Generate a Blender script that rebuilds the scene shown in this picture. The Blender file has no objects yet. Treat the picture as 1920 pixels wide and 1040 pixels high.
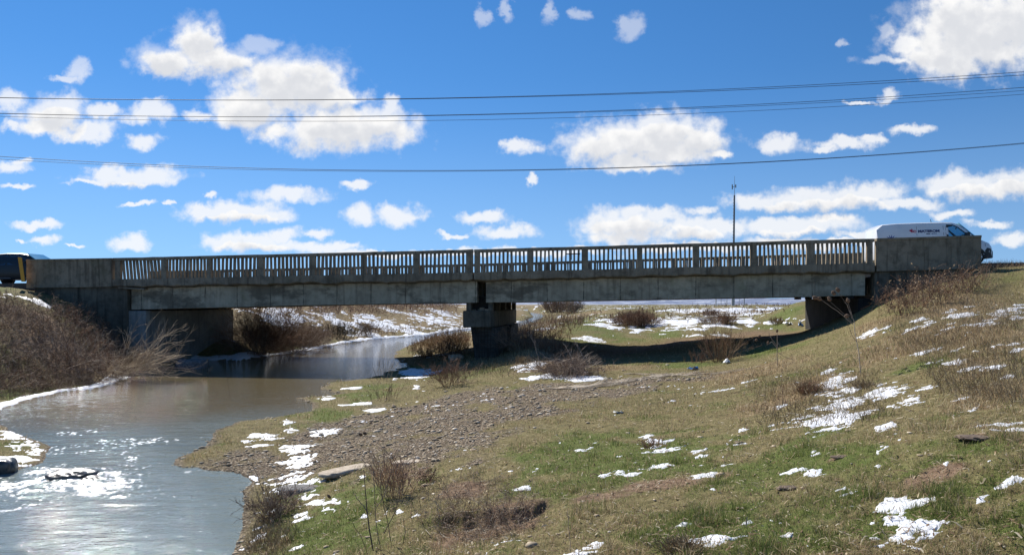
import bpy, bmesh, math, random
import numpy as np
from mathutils import Vector, Matrix

# ------------------------------------------------------------ camera, sky, sun, exposure
SC = bpy.context.scene
FPX = 1397.0          # focal length in pixels of the 1920 px wide photograph
HX, HY = 960.0, 570.0 # principal column and horizon row
cam_d = bpy.data.cameras.new('camera')
cam_d.sensor_width = 36.0
cam_d.lens = FPX / 1920 * 36.0
cam_d.shift_y = 50 / 1920
cam_d.clip_start = 0.1
cam_d.clip_end = 20000
cam = bpy.data.objects.new('camera', cam_d)
SC.collection.objects.link(cam)
cam.location = (0, 0, 0)
cam.rotation_euler = (math.radians(90), 0, 0)
SC.camera = cam
SC.view_settings.view_transform = 'Standard'
SC.view_settings.look = 'None'
SC.view_settings.gamma = 1.0
SC.view_settings.exposure = 0.45

SUN_EL = math.radians(40.0)
SUN_AZ = math.radians(-35.0)     # measured from +Y, negative = to the left
sun_dir = Vector((math.sin(SUN_AZ) * math.cos(SUN_EL), math.cos(SUN_AZ) * math.cos(SUN_EL), math.sin(SUN_EL)))
sun_d = bpy.data.lights.new('sun', 'SUN')
sun_d.energy = 5.0
sun_d.angle = math.radians(0.5)
sun_d.color = (1.0, 0.95, 0.87)
sun = bpy.data.objects.new('sun', sun_d)
SC.collection.objects.link(sun)
sun.location = (-30, 40, 60)
sun.rotation_euler = (-sun_dir).to_track_quat('-Z', 'Y').to_euler()

# clouds: centre x, y, width, height of each puff, seen from the river bank (elevation / azimuth tangents)
CLOUDS = [
 (305,112,120,62),(368,78,95,92),(395,112,130,62),(482,86,82,36),(352,52,46,38),(330,125,150,40),(440,110,90,50),
 (145,132,46,46),(125,152,44,16),(150,118,30,26),
 (540,162,240,120),(470,200,150,72),(620,185,130,44),(560,130,130,60),(500,140,110,60),(590,160,120,70),(660,184,60,26),(732,190,40,28),
 (640,248,290,70),(705,235,150,70),(515,250,90,34),(600,232,120,50),(650,225,110,50),(725,210,60,30),(450,215,120,50),
 (102,215,130,64),(180,243,90,42),(195,210,64,26),(80,240,110,34),(22,190,54,40),(28,235,56,20),(120,196,90,40),(160,255,110,26),
 (285,212,112,36),(370,216,60,24),(265,266,68,30),(290,198,50,26),
 (22,312,70,26),(35,352,56,11),(40,302,40,12),
 (240,335,180,26),(290,330,110,32),(200,325,80,26),(170,342,90,10),
 (440,397,190,34),(390,396,110,28),(500,404,110,24),(540,366,145,30),(560,358,90,26),(400,368,30,10),(480,392,90,36),
 (72,422,86,15),(258,383,60,9),(315,381,18,9),(80,450,60,18),(35,450,20,11),(145,462,34,7),(242,454,72,28),(250,446,46,24),
 (460,452,170,34),(430,452,90,26),(590,434,66,18),(600,464,150,20),(520,442,80,26),(640,462,80,14),(500,462,160,18),
 (668,348,58,16),(675,402,68,34),(745,401,100,38),(730,392,60,26),(770,404,50,20),
 (905,407,92,20),(950,432,112,26),(973,278,66,26),(965,272,40,20),(850,440,60,10),(920,400,50,18),
 (1030,20,30,44),(950,15,26,38),(1085,30,40,24),(1180,50,56,46),(905,25,26,34),(1165,42,30,26),
 (1200,268,290,84),(1255,250,190,76),(1120,276,130,56),(1310,262,90,70),(1180,305,120,34),(1230,232,90,40),(1200,312,110,20),(1260,290,150,40),
 (1345,288,56,16),(1465,272,92,36),(1480,264,50,26),(1585,271,110,22),(1625,262,60,16),(1545,280,60,12),(1710,244,78,18),(1665,178,40,24),(1610,192,60,8),(1585,80,22,18),
 (1830,62,290,150),(1760,98,160,76),(1890,40,220,140),(1660,114,110,18),(1700,82,60,46),(1800,30,190,110),(1790,120,110,60),(1850,100,190,50),(1665,60,30,40),
 (1540,374,270,40),(1400,380,100,34),(1650,360,110,38),(1600,366,120,44),(1470,384,130,24),(1820,350,190,46),(1900,342,100,52),(1780,342,90,44),(1870,354,120,32),
 (1180,420,180,56),(1120,420,70,36),(1290,425,135,40),(1160,445,140,34),(1500,424,210,30),(1440,426,110,30),(1560,414,90,26),(1780,400,100,18),(1700,384,130,22),(1900,445,70,26),(1860,420,80,14),
 (1230,405,90,26),(1320,396,60,20),(1360,424,110,26),(1320,436,110,24),(1190,398,70,26),
 (1000,340,22,18),(1550,458,220,18),(1450,452,150,18),(1640,440,140,16),(1750,440,90,20),
 (700,475,260,14),(1000,472,300,14),(1300,462,300,16),(870,470,120,14),
]
world = bpy.data.worlds.new('World')
SC.world = world
world.use_nodes = True
wt = world.node_tree
wt.nodes.clear()
SKY_STRENGTH = 0.088
def N(t, kind, **kw):
    n = t.nodes.new(kind)
    for k, v in kw.items(): setattr(n, k, v)
    return n
def math_n(t, op, a, b=None, c=None):
    n = N(t, 'ShaderNodeMath', operation=op)
    for i, v in enumerate((a, b, c)):
        if v is None: continue
        if isinstance(v, (int, float)): n.inputs[i].default_value = v
        else: t.links.new(v, n.inputs[i])
    return n.outputs[0]
def vmath(t, op, a, b=None, c=None, out=0):
    n = N(t, 'ShaderNodeVectorMath', operation=op)
    for i, v in enumerate((a, b, c)):
        if v is None: continue
        if isinstance(v, (tuple, list)): n.inputs[i].default_value = v
        else: t.links.new(v, n.inputs[i])
    return n.outputs['Value'] if op in ('LENGTH', 'DOT_PRODUCT') else n.outputs[0]
def smooth(t, x, lo, hi):
    n = N(t, 'ShaderNodeMapRange', interpolation_type='SMOOTHSTEP')
    t.links.new(x, n.inputs[0]); n.inputs[1].default_value = lo; n.inputs[2].default_value = hi
    return n.outputs[0]

# node group: cloud body field of a sky position
def cloud_group(name, lst):
    g = bpy.data.node_groups.new(name, 'ShaderNodeTree')
    g.interface.new_socket('P', in_out='INPUT', socket_type='NodeSocketVector')
    g.interface.new_socket('Field', in_out='OUTPUT', socket_type='NodeSocketFloat')
    gi = N(g, 'NodeGroupInput'); go = N(g, 'NodeGroupOutput')
    P = gi.outputs[0]; cur = None
    for (cx, cy, w, h) in lst:
        sx, sy = 2.0 / (w * 1.12), 2.0 / (h * 1.18)
        X0, Z0 = (cx - HX), (HY - cy)
        l = vmath(g, 'LENGTH', vmath(g, 'MULTIPLY_ADD', P, (sx, sy, 0), (-X0 * sx, -Z0 * sy, 0)))
        if cur is None: cur = l
        else:
            n = N(g, 'ShaderNodeMath', operation='SMOOTH_MIN'); n.inputs[2].default_value = 0.28
            g.links.new(cur, n.inputs[0]); g.links.new(l, n.inputs[1]); cur = n.outputs[0]
    g.links.new(math_n(g, 'SUBTRACT', 1.0, cur), go.inputs[0])
    return g
g = cloud_group('cloud_field', CLOUDS)
g_big = cloud_group('cloud_bodies', [c for c in CLOUDS if c[2] * c[3] > 4400])

tc = N(wt, 'ShaderNodeTexCoord')
D = tc.outputs['Generated']
sep = N(wt, 'ShaderNodeSeparateXYZ'); wt.links.new(D, sep.inputs[0])
dy = math_n(wt, 'MAXIMUM', sep.outputs[1], 0.05)
u = math_n(wt, 'MULTIPLY', math_n(wt, 'DIVIDE', sep.outputs[0], dy), FPX)
v = math_n(wt, 'MULTIPLY', math_n(wt, 'DIVIDE', sep.outputs[2], dy), FPX)
comb = N(wt, 'ShaderNodeCombineXYZ'); wt.links.new(u, comb.inputs[0]); wt.links.new(v, comb.inputs[1])
PP = comb.outputs[0]
def noise(t, vec, scale, detail=3, rough=0.55, col=False, dist=0.0):
    n = N(t, 'ShaderNodeTexNoise'); n.inputs['Scale'].default_value = scale
    n.inputs['Detail'].default_value = detail; n.inputs['Roughness'].default_value = rough
    n.inputs['Distortion'].default_value = dist
    if vec is not None: t.links.new(vec, n.inputs['Vector'])
    return n.outputs['Color'] if col else n.outputs['Fac']
# billowing edge: two scales of displacement of the position
warp1 = vmath(wt, 'MULTIPLY', vmath(wt, 'SUBTRACT', noise(wt, PP, 0.022, 5, 0.60, True), (0.5, 0.5, 0.5)), (70, 44, 0))
P1 = vmath(wt, 'ADD', PP, warp1)
grp = N(wt, 'ShaderNodeGroup'); grp.node_tree = g; wt.links.new(P1, grp.inputs[0])
fine = noise(wt, PP, 0.030, 6, 0.56)
field = math_n(wt, 'MULTIPLY_ADD', math_n(wt, 'SUBTRACT', fine, 0.5), 1.5, grp.outputs[0])
alpha_main = smooth(wt, field, -0.20, 0.60)
# other clouds overhead and behind (seen only mirrored in the water or from elsewhere)
gen = smooth(wt, noise(wt, vmath(wt, 'MULTIPLY', D, (1.6, 1.6, 3.6)), 2.6, 6, 0.6), 0.60, 0.74)
outside = math_n(wt, 'MAXIMUM', smooth(wt, math_n(wt, 'ABSOLUTE', u), 990, 1150), smooth(wt, v, 590, 760))
above = smooth(wt, sep.outputs[2], 0.0, 0.05)
alpha = math_n(wt, 'MAXIMUM', alpha_main, math_n(wt, 'MULTIPLY', math_n(wt, 'MULTIPLY', gen, outside), above))
# body shading: thick parts grey a little, upper rims bright
grp2 = N(wt, 'ShaderNodeGroup'); grp2.node_tree = g_big
wt.links.new(vmath(wt, 'ADD', P1, (-6, 20, 0)), grp2.inputs[0])
fine2 = noise(wt, vmath(wt, 'ADD', PP, (-4, 9, 0)), 0.035, 4, 0.5)
alpha = math_n(wt, 'MULTIPLY', alpha, math_n(wt, 'MAXIMUM', smooth(wt, grp2.outputs[0], -0.35, 0.25), math_n(wt, 'MULTIPLY_ADD', smooth(wt, v, 350, 500), -0.42, 0.82)))
thick = smooth(wt, math_n(wt, 'MULTIPLY_ADD', math_n(wt, 'SUBTRACT', fine2, 0.5), 1.3, grp2.outputs[0]), 0.0, 0.95)
cloud_col = N(wt, 'ShaderNodeMixRGB'); wt.links.new(thick, cloud_col.inputs[0])
cloud_col.inputs[1].default_value = (8.3, 8.25, 8.2, 1); cloud_col.inputs[2].default_value = (6.1, 6.25, 6.6, 1)
sky = N(wt, 'ShaderNodeTexSky', sky_type='NISHITA')
wt.links.new(vmath(wt, 'NORMALIZE', vmath(wt, 'ADD', D, (0, 0, 0.13))), sky.inputs[0])
sky.sun_disc = False; sky.sun_elevation = SUN_EL; sky.sun_rotation = SUN_AZ
sky.altitude = 200; sky.air_density = 1.0; sky.dust_density = 0.0; sky.ozone_density = 3.0
# camera-like saturation of the blue, the same in every direction
hsv = N(wt, 'ShaderNodeHueSaturation'); hsv.inputs['Saturation'].default_value = 1.28; hsv.inputs['Value'].default_value = 1.04; hsv.inputs['Hue'].default_value = 0.503
wt.links.new(sky.outputs[0], hsv.inputs['Color'])
lowsky = math_n(wt, 'MULTIPLY', math_n(wt, 'SUBTRACT', 1.0, smooth(wt, sep.outputs[2], -0.05, 0.30)), 0.42)
skyc = mixrgb0 = N(wt, 'ShaderNodeMixRGB'); wt.links.new(lowsky, skyc.inputs[0]); wt.links.new(hsv.outputs[0], skyc.inputs[1]); skyc.inputs[2].default_value = (3.6, 5.3, 7.4, 1)
mixc = N(wt, 'ShaderNodeMixRGB'); wt.links.new(alpha, mixc.inputs[0]); wt.links.new(skyc.outputs[0], mixc.inputs[1]); wt.links.new(cloud_col.outputs[0], mixc.inputs[2])
bg = N(wt, 'ShaderNodeBackground'); bg.inputs[1].default_value = SKY_STRENGTH
wt.links.new(mixc.outputs[0], bg.inputs[0])
world.cycles.sampling_method = 'MANUAL'; world.cycles.sample_map_resolution = 256
wo = N(wt, 'ShaderNodeOutputWorld'); wt.links.new(bg.outputs[0], wo.inputs[0])

# ------------------------------------------------------------ helpers
rng = np.random.default_rng(7)
def tag(o, label=None, cat=None, group=None, kind=None):
    if label: o['label'] = label
    if cat: o['category'] = cat
    if group: o['group'] = group
    if kind: o['kind'] = kind
    return o
def empty(name, loc, label=None, cat=None, group=None):
    o = bpy.data.objects.new(name, None); SC.collection.objects.link(o); o.location = loc
    o.empty_display_size = 0.3
    return tag(o, label, cat, group)
def make(name, verts, faces, mat, parent=None, smoothf=False, cols=None, origin=None, mats=None, fmat=None):
    verts = np.asarray(verts, dtype=np.float64)
    if origin is not None: verts = verts - np.asarray(origin)
    me = bpy.data.meshes.new(name)
    if isinstance(faces, np.ndarray):
        nf, k = faces.shape
        me.vertices.add(len(verts)); me.vertices.foreach_set('co', verts.astype(np.float32).ravel())
        me.loops.add(nf * k); me.loops.foreach_set('vertex_index', faces.astype(np.int32).ravel())
        me.polygons.add(nf); me.polygons.foreach_set('loop_start', np.arange(0, nf * k, k, dtype=np.int32))
        try: me.polygons.foreach_set('loop_total', np.full(nf, k, dtype=np.int32))
        except Exception: pass
        me.update(calc_edges=True)
    else:
        me.from_pydata([tuple(v) for v in verts], [], [tuple(f) for f in faces]); me.update()
    for m in (mats or [mat]): me.materials.append(m)
    if fmat is not None: me.polygons.foreach_set('material_index', np.asarray(fmat, dtype=np.int32))
    if smoothf: me.polygons.foreach_set('use_smooth', np.ones(len(me.polygons), dtype=bool))
    if cols is not None:
        for cn, cv in cols.items():
            a = me.color_attributes.new(cn, 'FLOAT_COLOR', 'POINT')
            cv = np.asarray(cv, dtype=np.float32)
            if cv.shape[1] == 3: cv = np.hstack([cv, np.ones((len(cv), 1), np.float32)])
            a.data.foreach_set('color', cv.ravel())
    o = bpy.data.objects.new(name, me); SC.collection.objects.link(o)
    if origin is not None: o.location = tuple(float(x) for x in origin)
    if parent is not None:
        o.parent = parent
        if origin is None: o.matrix_parent_inverse = Matrix.Translation(parent.location).inverted()
        else: o.location = Vector(o.location) - parent.location
    return o
def hash2(ix, iy, s):
    h = (ix.astype(np.int64) * 374761393 + iy.astype(np.int64) * 668265263 + s * 2147483647 + 12345) & 0xFFFFFFFF
    h = ((h ^ (h >> 13)) * 1274126177) & 0xFFFFFFFF
    h = (h ^ (h >> 16)) & 0xFFFFFFFF
    return h.astype(np.float64) / 4294967295.0
def vnoise(x, y, s=0):
    ix, iy = np.floor(x), np.floor(y); fx, fy = x - ix, y - iy
    fx = fx * fx * (3 - 2 * fx); fy = fy * fy * (3 - 2 * fy)
    a = hash2(ix, iy, s); b = hash2(ix + 1, iy, s); c = hash2(ix, iy + 1, s); d = hash2(ix + 1, iy + 1, s)
    return (a * (1 - fx) + b * fx) * (1 - fy) + (c * (1 - fx) + d * fx) * fy
def fbm(x, y, s=0, o=4, r=0.5):
    t = 0; a = 1; n = 0
    for i in range(o):
        t = t + a * (vnoise(x * 2**i + 17.3 * i, y * 2**i - 9.1 * i, s + i) - 0.5); n += a; a *= r
    return t / n * 2
def sstep(x, lo, hi):
    t = np.clip((x - lo) / (hi - lo), 0, 1); return t * t * (3 - 2 * t)

# materials
def new_mat(name):
    m = bpy.data.materials.new(name); m.use_nodes = True
    t = m.node_tree; b = t.nodes['Principled BSDF']; return m, t, b
def setc(sock, v): sock.default_value = tuple(v) if len(v) == 4 else (*v, 1)
def mixrgb(t, f, a, b, mode='MIX'):
    n = N(t, 'ShaderNodeMixRGB', blend_type=mode)
    for i, v in enumerate((f, a, b)):
        if isinstance(v, (int, float)): n.inputs[i].default_value = v
        elif isinstance(v, (tuple, list)): setc(n.inputs[i], v)
        else: t.links.new(v, n.inputs[i])
    return n.outputs[0]
def bump(t, b, h, strength=0.3, dist=0.02):
    n = N(t, 'ShaderNodeBump'); n.inputs['Strength'].default_value = strength; n.inputs['Distance'].default_value = dist
    t.links.new(h, n.inputs['Height']); t.links.new(n.outputs[0], b.inputs['Normal'])
def plain(name, col, rough=0.6, metal=0.0, var=0.12, scale=6.0, bmp=0.0, spec=None):
    m, t, b = new_mat(name)
    tcn = N(t, 'ShaderNodeTexCoord'); nz = noise(t, tcn.outputs['Object'], scale, 5, 0.6)
    c = mixrgb(t, nz, tuple(x * (1 - var) for x in col), tuple(min(1, x * (1 + var)) for x in col))
    t.links.new(c, b.inputs['Base Color']); b.inputs['Roughness'].default_value = rough; b.inputs['Metallic'].default_value = metal
    if spec is not None: b.inputs['Specular IOR Level'].default_value = spec
    if bmp: bump(t, b, nz, bmp, 0.02)
    return m
def concrete(name, base, dark, streak=1.0, pattern=0.5, lines=False):
    m, t, b = new_mat(name)
    geo = N(t, 'ShaderNodeNewGeometry'); pos = geo.outputs['Position']
    big = noise(t, pos, 0.55, 5, 0.6); mid = noise(t, pos, 2.6, 6, 0.65); finen = noise(t, pos, 22, 4, 0.6)
    st = noise(t, vmath(t, 'MULTIPLY', pos, (5.0, 5.0, 0.35)), 1.0, 5, 0.6)
    c = mixrgb(t, smooth(t, big, 0.35, 0.65), base, tuple(x * 0.72 for x in base))
    c = mixrgb(t, math_n(t, 'MULTIPLY', smooth(t, mid, 0.42, 0.68), pattern), c, dark)
    c = mixrgb(t, math_n(t, 'MULTIPLY', smooth(t, st, 0.48, 0.72), streak), c, dark)
    c = mixrgb(t, math_n(t, 'MULTIPLY', smooth(t, finen, 0.3, 0.8), 0.35), c, tuple(x * 0.6 for x in base))
    moss = noise(t, pos, 0.9, 4, 0.7)
    c = mixrgb(t, math_n(t, 'MULTIPLY', smooth(t, moss, 0.55, 0.72), 0.35), c, (dark[0] * 0.9, dark[1] * 1.15, dark[2] * 0.7))
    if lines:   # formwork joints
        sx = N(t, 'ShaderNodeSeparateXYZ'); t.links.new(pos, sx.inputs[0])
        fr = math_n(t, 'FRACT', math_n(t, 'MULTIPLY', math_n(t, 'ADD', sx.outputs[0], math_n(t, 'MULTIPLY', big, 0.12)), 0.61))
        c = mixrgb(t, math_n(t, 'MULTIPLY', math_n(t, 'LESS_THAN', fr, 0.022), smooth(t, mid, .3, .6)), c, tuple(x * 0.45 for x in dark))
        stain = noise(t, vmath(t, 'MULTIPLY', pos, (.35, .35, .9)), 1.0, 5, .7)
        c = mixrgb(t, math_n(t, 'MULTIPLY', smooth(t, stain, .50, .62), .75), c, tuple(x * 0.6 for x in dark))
    t.links.new(c, b.inputs['Base Color']); b.inputs['Roughness'].default_value = 0.9
    b.inputs['Specular IOR Level'].default_value = 0.25
    bump(t, b, math_n(t, 'ADD', mid, math_n(t, 'MULTIPLY', finen, 0.4)), 0.5, 0.03)
    return m
def twig_mat(name):
    m, t, b = new_mat(name)
    a = N(t, 'ShaderNodeVertexColor'); a.layer_name = 'col'
    t.links.new(a.outputs[0], b.inputs['Base Color']); b.inputs['Roughness'].default_value = 0.85
    b.inputs['Specular IOR Level'].default_value = 0.15
    return m
def leaf_mat(name, transl=0.45):
    m, t, b = new_mat(name)
    a = N(t, 'ShaderNodeVertexColor'); a.layer_name = 'col'
    t.links.new(a.outputs[0], b.inputs['Base Color']); b.inputs['Roughness'].default_value = 0.7
    b.inputs['Specular IOR Level'].default_value = 0.2
    tr = N(t, 'ShaderNodeBsdfTranslucent'); t.links.new(a.outputs[0], tr.inputs[0])
    mx = N(t, 'ShaderNodeMixShader'); mx.inputs[0].default_value = transl
    t.links.new(b.outputs[0], mx.inputs[1]); t.links.new(tr.outputs[0], mx.inputs[2])
    t.links.new(mx.outputs[0], t.nodes['Material Output'].inputs[0])
    return m
M_TWIG = twig_mat('dry_twigs'); M_LEAF = leaf_mat('grass_blades')

# ------------------------------------------------------------ bridge reference line
P0 = np.array([-23.9, 36.7]); ET = np.array([0.99249, -0.12292]); EV = np.array([0.12292, 0.99249]); LB = 43.93
TT = np.array([-200, -60, 0, 0.103 * LB, 0.5 * LB, 0.904 * LB, LB, LB + 60, LB + 200]); TZ = np.array([1.7, 1.7, 2.2, 2.235, 2.485, 2.80, 2.89, 3.35, 3.4])
def zt(t): return np.interp(t, TT, TZ)
def W(t, v, z): return (P0[0] + t * ET[0] + v * EV[0], P0[1] + t * ET[1] + v * EV[1], z)
def tpx(x, v=0.0):      # distance along the bridge of the photograph's column x
    k = (x - HX) / FPX; q = P0 + v * EV
    return (k * q[1] - q[0]) / (ET[0] - k * ET[1])

# ------------------------------------------------------------ terrain
def px(x, y, Z):        # point at height Z on the sight line of (x, y), y below the horizon
    Y = -Z * FPX / (y - HY); return ((x - HX) / FPX * Y, Y, Z)
def pY(x, y, Y): return ((x - HX) / FPX * Y, Y, (HY - y) / FPX * Y)
CP = [px(470,1000,-2.88), px(600,1000,-2.6), px(760,1000,-2.3), px(960,1000,-2.02), px(1400,1000,-1.75), px(1900,1000,-1.5),
 px(620,850,-2.78), px(760,800,-2.68), px(760,880,-2.45), px(960,850,-2.2), px(960,760,-2.45), px(960,700,-2.45), px(1200,850,-2.0), px(1200,760,-2.2),
 px(1200,700,-2.3), px(1200,682,-2.3), px(1060,672,-2.3), px(960,668,-2.4), px(1400,850,-1.75), px(1400,760,-1.9), px(1400,700,-2.0), px(1340,690,-2.2),
 px(1600,850,-1.5), px(1600,760,-1.5), px(1600,700,-1.42), px(1600,650,-1.15), px(1500,640,-1.45), px(1560,617,-1.0), px(1600,602,-0.68),
 px(1900,850,-1.2), px(1900,700,-1.0), px(1900,620,-0.55), pY(1900,565,23), pY(1900,540,27), pY(1900,505,31), pY(1915,489,32.5),
 pY(1700,600,22), pY(1700,570,27), pY(1650,570,30), pY(1700,548,30.5), pY(1760,528,30.3), pY(1838,508,30.6), pY(1800,570,24), pY(1800,545,27.5),
 (0,0,-1.7), (3,0,-1.6), (8,0,-1.3), (20,0,-0.9), (-1.5,3,-2.1), (0,-15,-1.7), (15,-15,-1.2), (-3,4,-2.7), (-3.2,8,-2.9),(12,10,-0.95),(20,12,-0.5),(30,15,0),(40,20,1.0),(22,22,.2),
 # left bank before the bridge
 pY(0,548,34.5), pY(60,552,34.8), pY(100,580,34.3), pY(150,590,35), pY(0,600,30), pY(80,620,30.5), pY(0,650,27.5), pY(120,660,30), pY(200,650,33.5), pY(60,700,27.2),
 px(0,735,-2.85), px(160,712,-2.85), px(230,690,-2.8), (-30,30,-0.7), (-30,20,-2.2), (-20,10,-2.7), (-30,-10,-2.5), (-40,33,0.3), (-16,16,-2.8), (-16,6,-2.8), (-17.5,22,-2.85),
 # under the bridge and behind, right of the river
 px(1200,650,-2.3), px(1100,664,-2.35), px(1330,640,-1.9), px(1200,642,-2.15), px(1330,630,-1.8), px(1450,620,-1.55), px(1510,620,-1.45), px(1100,640,-2.1), px(1200,620,-1.85), px(1080,610,-1.5), px(1150,600,-1.35),
 px(1200,590,-1.15), px(1100,583,-1.1), px(1300,600,-1.25), px(1300,578,-0.8), px(1400,600,-1.2), px(1450,600,-1.05), pY(1480,576,58), pY(1500,566,52), pY(1420,572,100), px(1000,625,-2.3), px(1020,610,-2.1),
 (14,50,-1.2), px(940,640,-2.1), px(1000,640,-1.85), px(880,655,-2.5), px(800,650,-2.8), px(850,640,-2.7),
 # approach embankments
 (*W(-1,-1,0)[:2], .9), (*W(-12,-1,0)[:2], .75), (*W(-30,-1,0)[:2], .6), (*W(-1,5,0)[:2], .75), (*W(-1,11,0)[:2], .8), (*W(-15,11,0)[:2], .6), (*W(-12,16,0)[:2], -.8), (*W(-3,20,0)[:2], -2.2), (*W(2,14,0)[:2], -1.6),(*W(3,10,0)[:2], -.6),
 (*W(LB+1,-.8,0)[:2], 1.45), (*W(LB+14,-.8,0)[:2], 1.9), (*W(LB+35,-.8,0)[:2], 2.0), (*W(LB+1,5,0)[:2], 1.35), (*W(LB+1,11,0)[:2], 1.2), (*W(LB+14,11,0)[:2], 1.5), (*W(LB+30,11,0)[:2], 1.7), (*W(LB+14,5,0)[:2], 1.6), (*W(LB-1,13,0)[:2], .1), (*W(LB+10,20,0)[:2], -.9), (*W(LB+30,22,0)[:2], -.6),
 (45,60,-0.9), (60,90,-.8), (30,80,-1.0), (60,35,1.9), (60,15,0.8),
 # levee left of the river behind the bridge
 px(450,660,-2.6), pY(440,640,44), pY(470,600,55), pY(440,578,57), pY(520,630,56), pY(600,600,68), pY(600,576,78), pY(520,576,66), pY(700,620,70), pY(700,600,80), pY(700,576,97), pY(800,605,92), pY(800,578,122),
 pY(860,600,112), pY(870,577,150), pY(930,590,150), pY(940,576,210), (-40,60,.1), (-40,90,0), (-40,130,-.2), (-30,45,-1.2), (-60,50,-1),(-60,100,-1), (-45,150,-.8), (-20,180,-.8),
 (30,140,-.9), (60,180,-.9), (10,150,-2.2), (14,200,-2.2), (-5,240,-.8), (30,250,-1.0), (80,300,-1),
 # mound right of the pier
 px(975,648,-1.95), px(1010,650,-1.85),
]
SHL = [(-12,-40),(-11.5,-5),(-11,5),(-10,10)] + [px(a,b,-3)[:2] for a,b in [(0,890),(75,868),(92,838),(0,795)]] + [(-15.5,20.0)] + [px(a,b,-3)[:2] for a,b in [(0,770),(70,745),(130,733),(170,729),(200,722),(240,708)]] + \
      [(-18.2,35.0),(-17.9,36.2),(-17.3,40.0),(-16.2,40.0)] + [px(a,b,-3)[:2] for a,b in [(448,677),(500,668),(560,660),(640,645),(700,636),(800,628),(869,617),(960,608),(985,600),(1000,594),(990,588),(960,584)]] + [(0,400),(-150,700)]
SHR = [(-2.5,-40),(-2.8,0),(-3.1,6)] + [px(a,b,-3)[:2] for a,b in [(440,1040),(462,965),(455,925),(480,902),(440,884),(330,872),(322,862),(400,832),(405,805),(450,790),(520,782),(590,770),(585,757),(562,746),(640,738),(600,728),(620,718),(700,708),(745,693),(765,684),(735,668),(752,655),(775,645),(805,634),(869,621),(973,613),(1002,604),(1024,594),(1016,588),(985,584)]] + [(30,400),(-100,700)]
RIV = np.array(SHL + SHR[::-1])
def seg_dist(X, Y, pl):
    d = np.full(X.shape, 1e9)
    for (a, b), (c, e) in zip(pl[:-1], pl[1:]):
        vx, vy = c - a, e - b; L2 = vx * vx + vy * vy + 1e-9
        s = np.clip(((X - a) * vx + (Y - b) * vy) / L2, 0, 1)
        d = np.minimum(d, np.hypot(X - a - s * vx, Y - b - s * vy))
    return d
def inside(X, Y, poly):
    c = np.zeros(X.shape, bool); n = len(poly)
    for i in range(n):
        x1, y1 = poly[i]; x2, y2 = poly[(i + 1) % n]
        if y1 == y2: continue
        m = ((y1 > Y) != (y2 > Y)) & (X < (x2 - x1) * (Y - y1) / (y2 - y1) + x1)
        c ^= m
    return c
def river_d(X, Y):      # > 0 on land, < 0 in the water
    wx = X + 0.12 * fbm(X * 1.3, Y * 1.3, 91, 3) * np.clip(Y / 15, .3, 3); wy = Y + 0.25 * fbm(X * 1.1, Y * 0.7, 95, 3)
    d = np.minimum(seg_dist(wx, wy, SHL), seg_dist(wx, wy, SHR))
    return np.where(inside(wx, wy, RIV), -d, d)
CP += [(x, y, -3.0) for x, y in SHL + SHR if y < 260]
CPA = np.array(CP, float)
def warp(X, Y):         # compress distance so that near detail and far slopes are both followed
    s = np.sqrt(Y * Y + 400.0); return X / s * 60, np.arcsinh(Y / 20.0) * 30
cu, cv_ = warp(CPA[:, 0], CPA[:, 1])
RC = 1.2
Kc = np.sqrt((cu[:, None] - cu) ** 2 + (cv_[:, None] - cv_) ** 2 + RC)
nK = len(CPA)
Am = np.zeros((nK + 3, nK + 3)); Am[:nK, :nK] = Kc - 0.0 * np.eye(nK); Am[:nK, nK] = 1; Am[:nK, nK + 1] = cu; Am[:nK, nK + 2] = cv_; Am[nK:, :nK] = Am[:nK, nK:].T
Am[:nK, :nK] -= 0.15 * np.eye(nK)
sol = np.linalg.lstsq(Am, np.concatenate([CPA[:, 2], np.zeros(3)]), rcond=None)[0]
def rbf(X, Y):
    sh = X.shape; X = X.ravel(); Y = Y.ravel(); out = np.empty(len(X))
    for i in range(0, len(X), 40000):
        a, b = warp(X[i:i+40000], Y[i:i+40000])
        K = np.sqrt((a[:, None] - cu) ** 2 + (b[:, None] - cv_) ** 2 + RC)
        out[i:i+40000] = K @ sol[:nK] + sol[nK] + sol[nK+1] * a + sol[nK+2] * b
    return out.reshape(sh)
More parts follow.
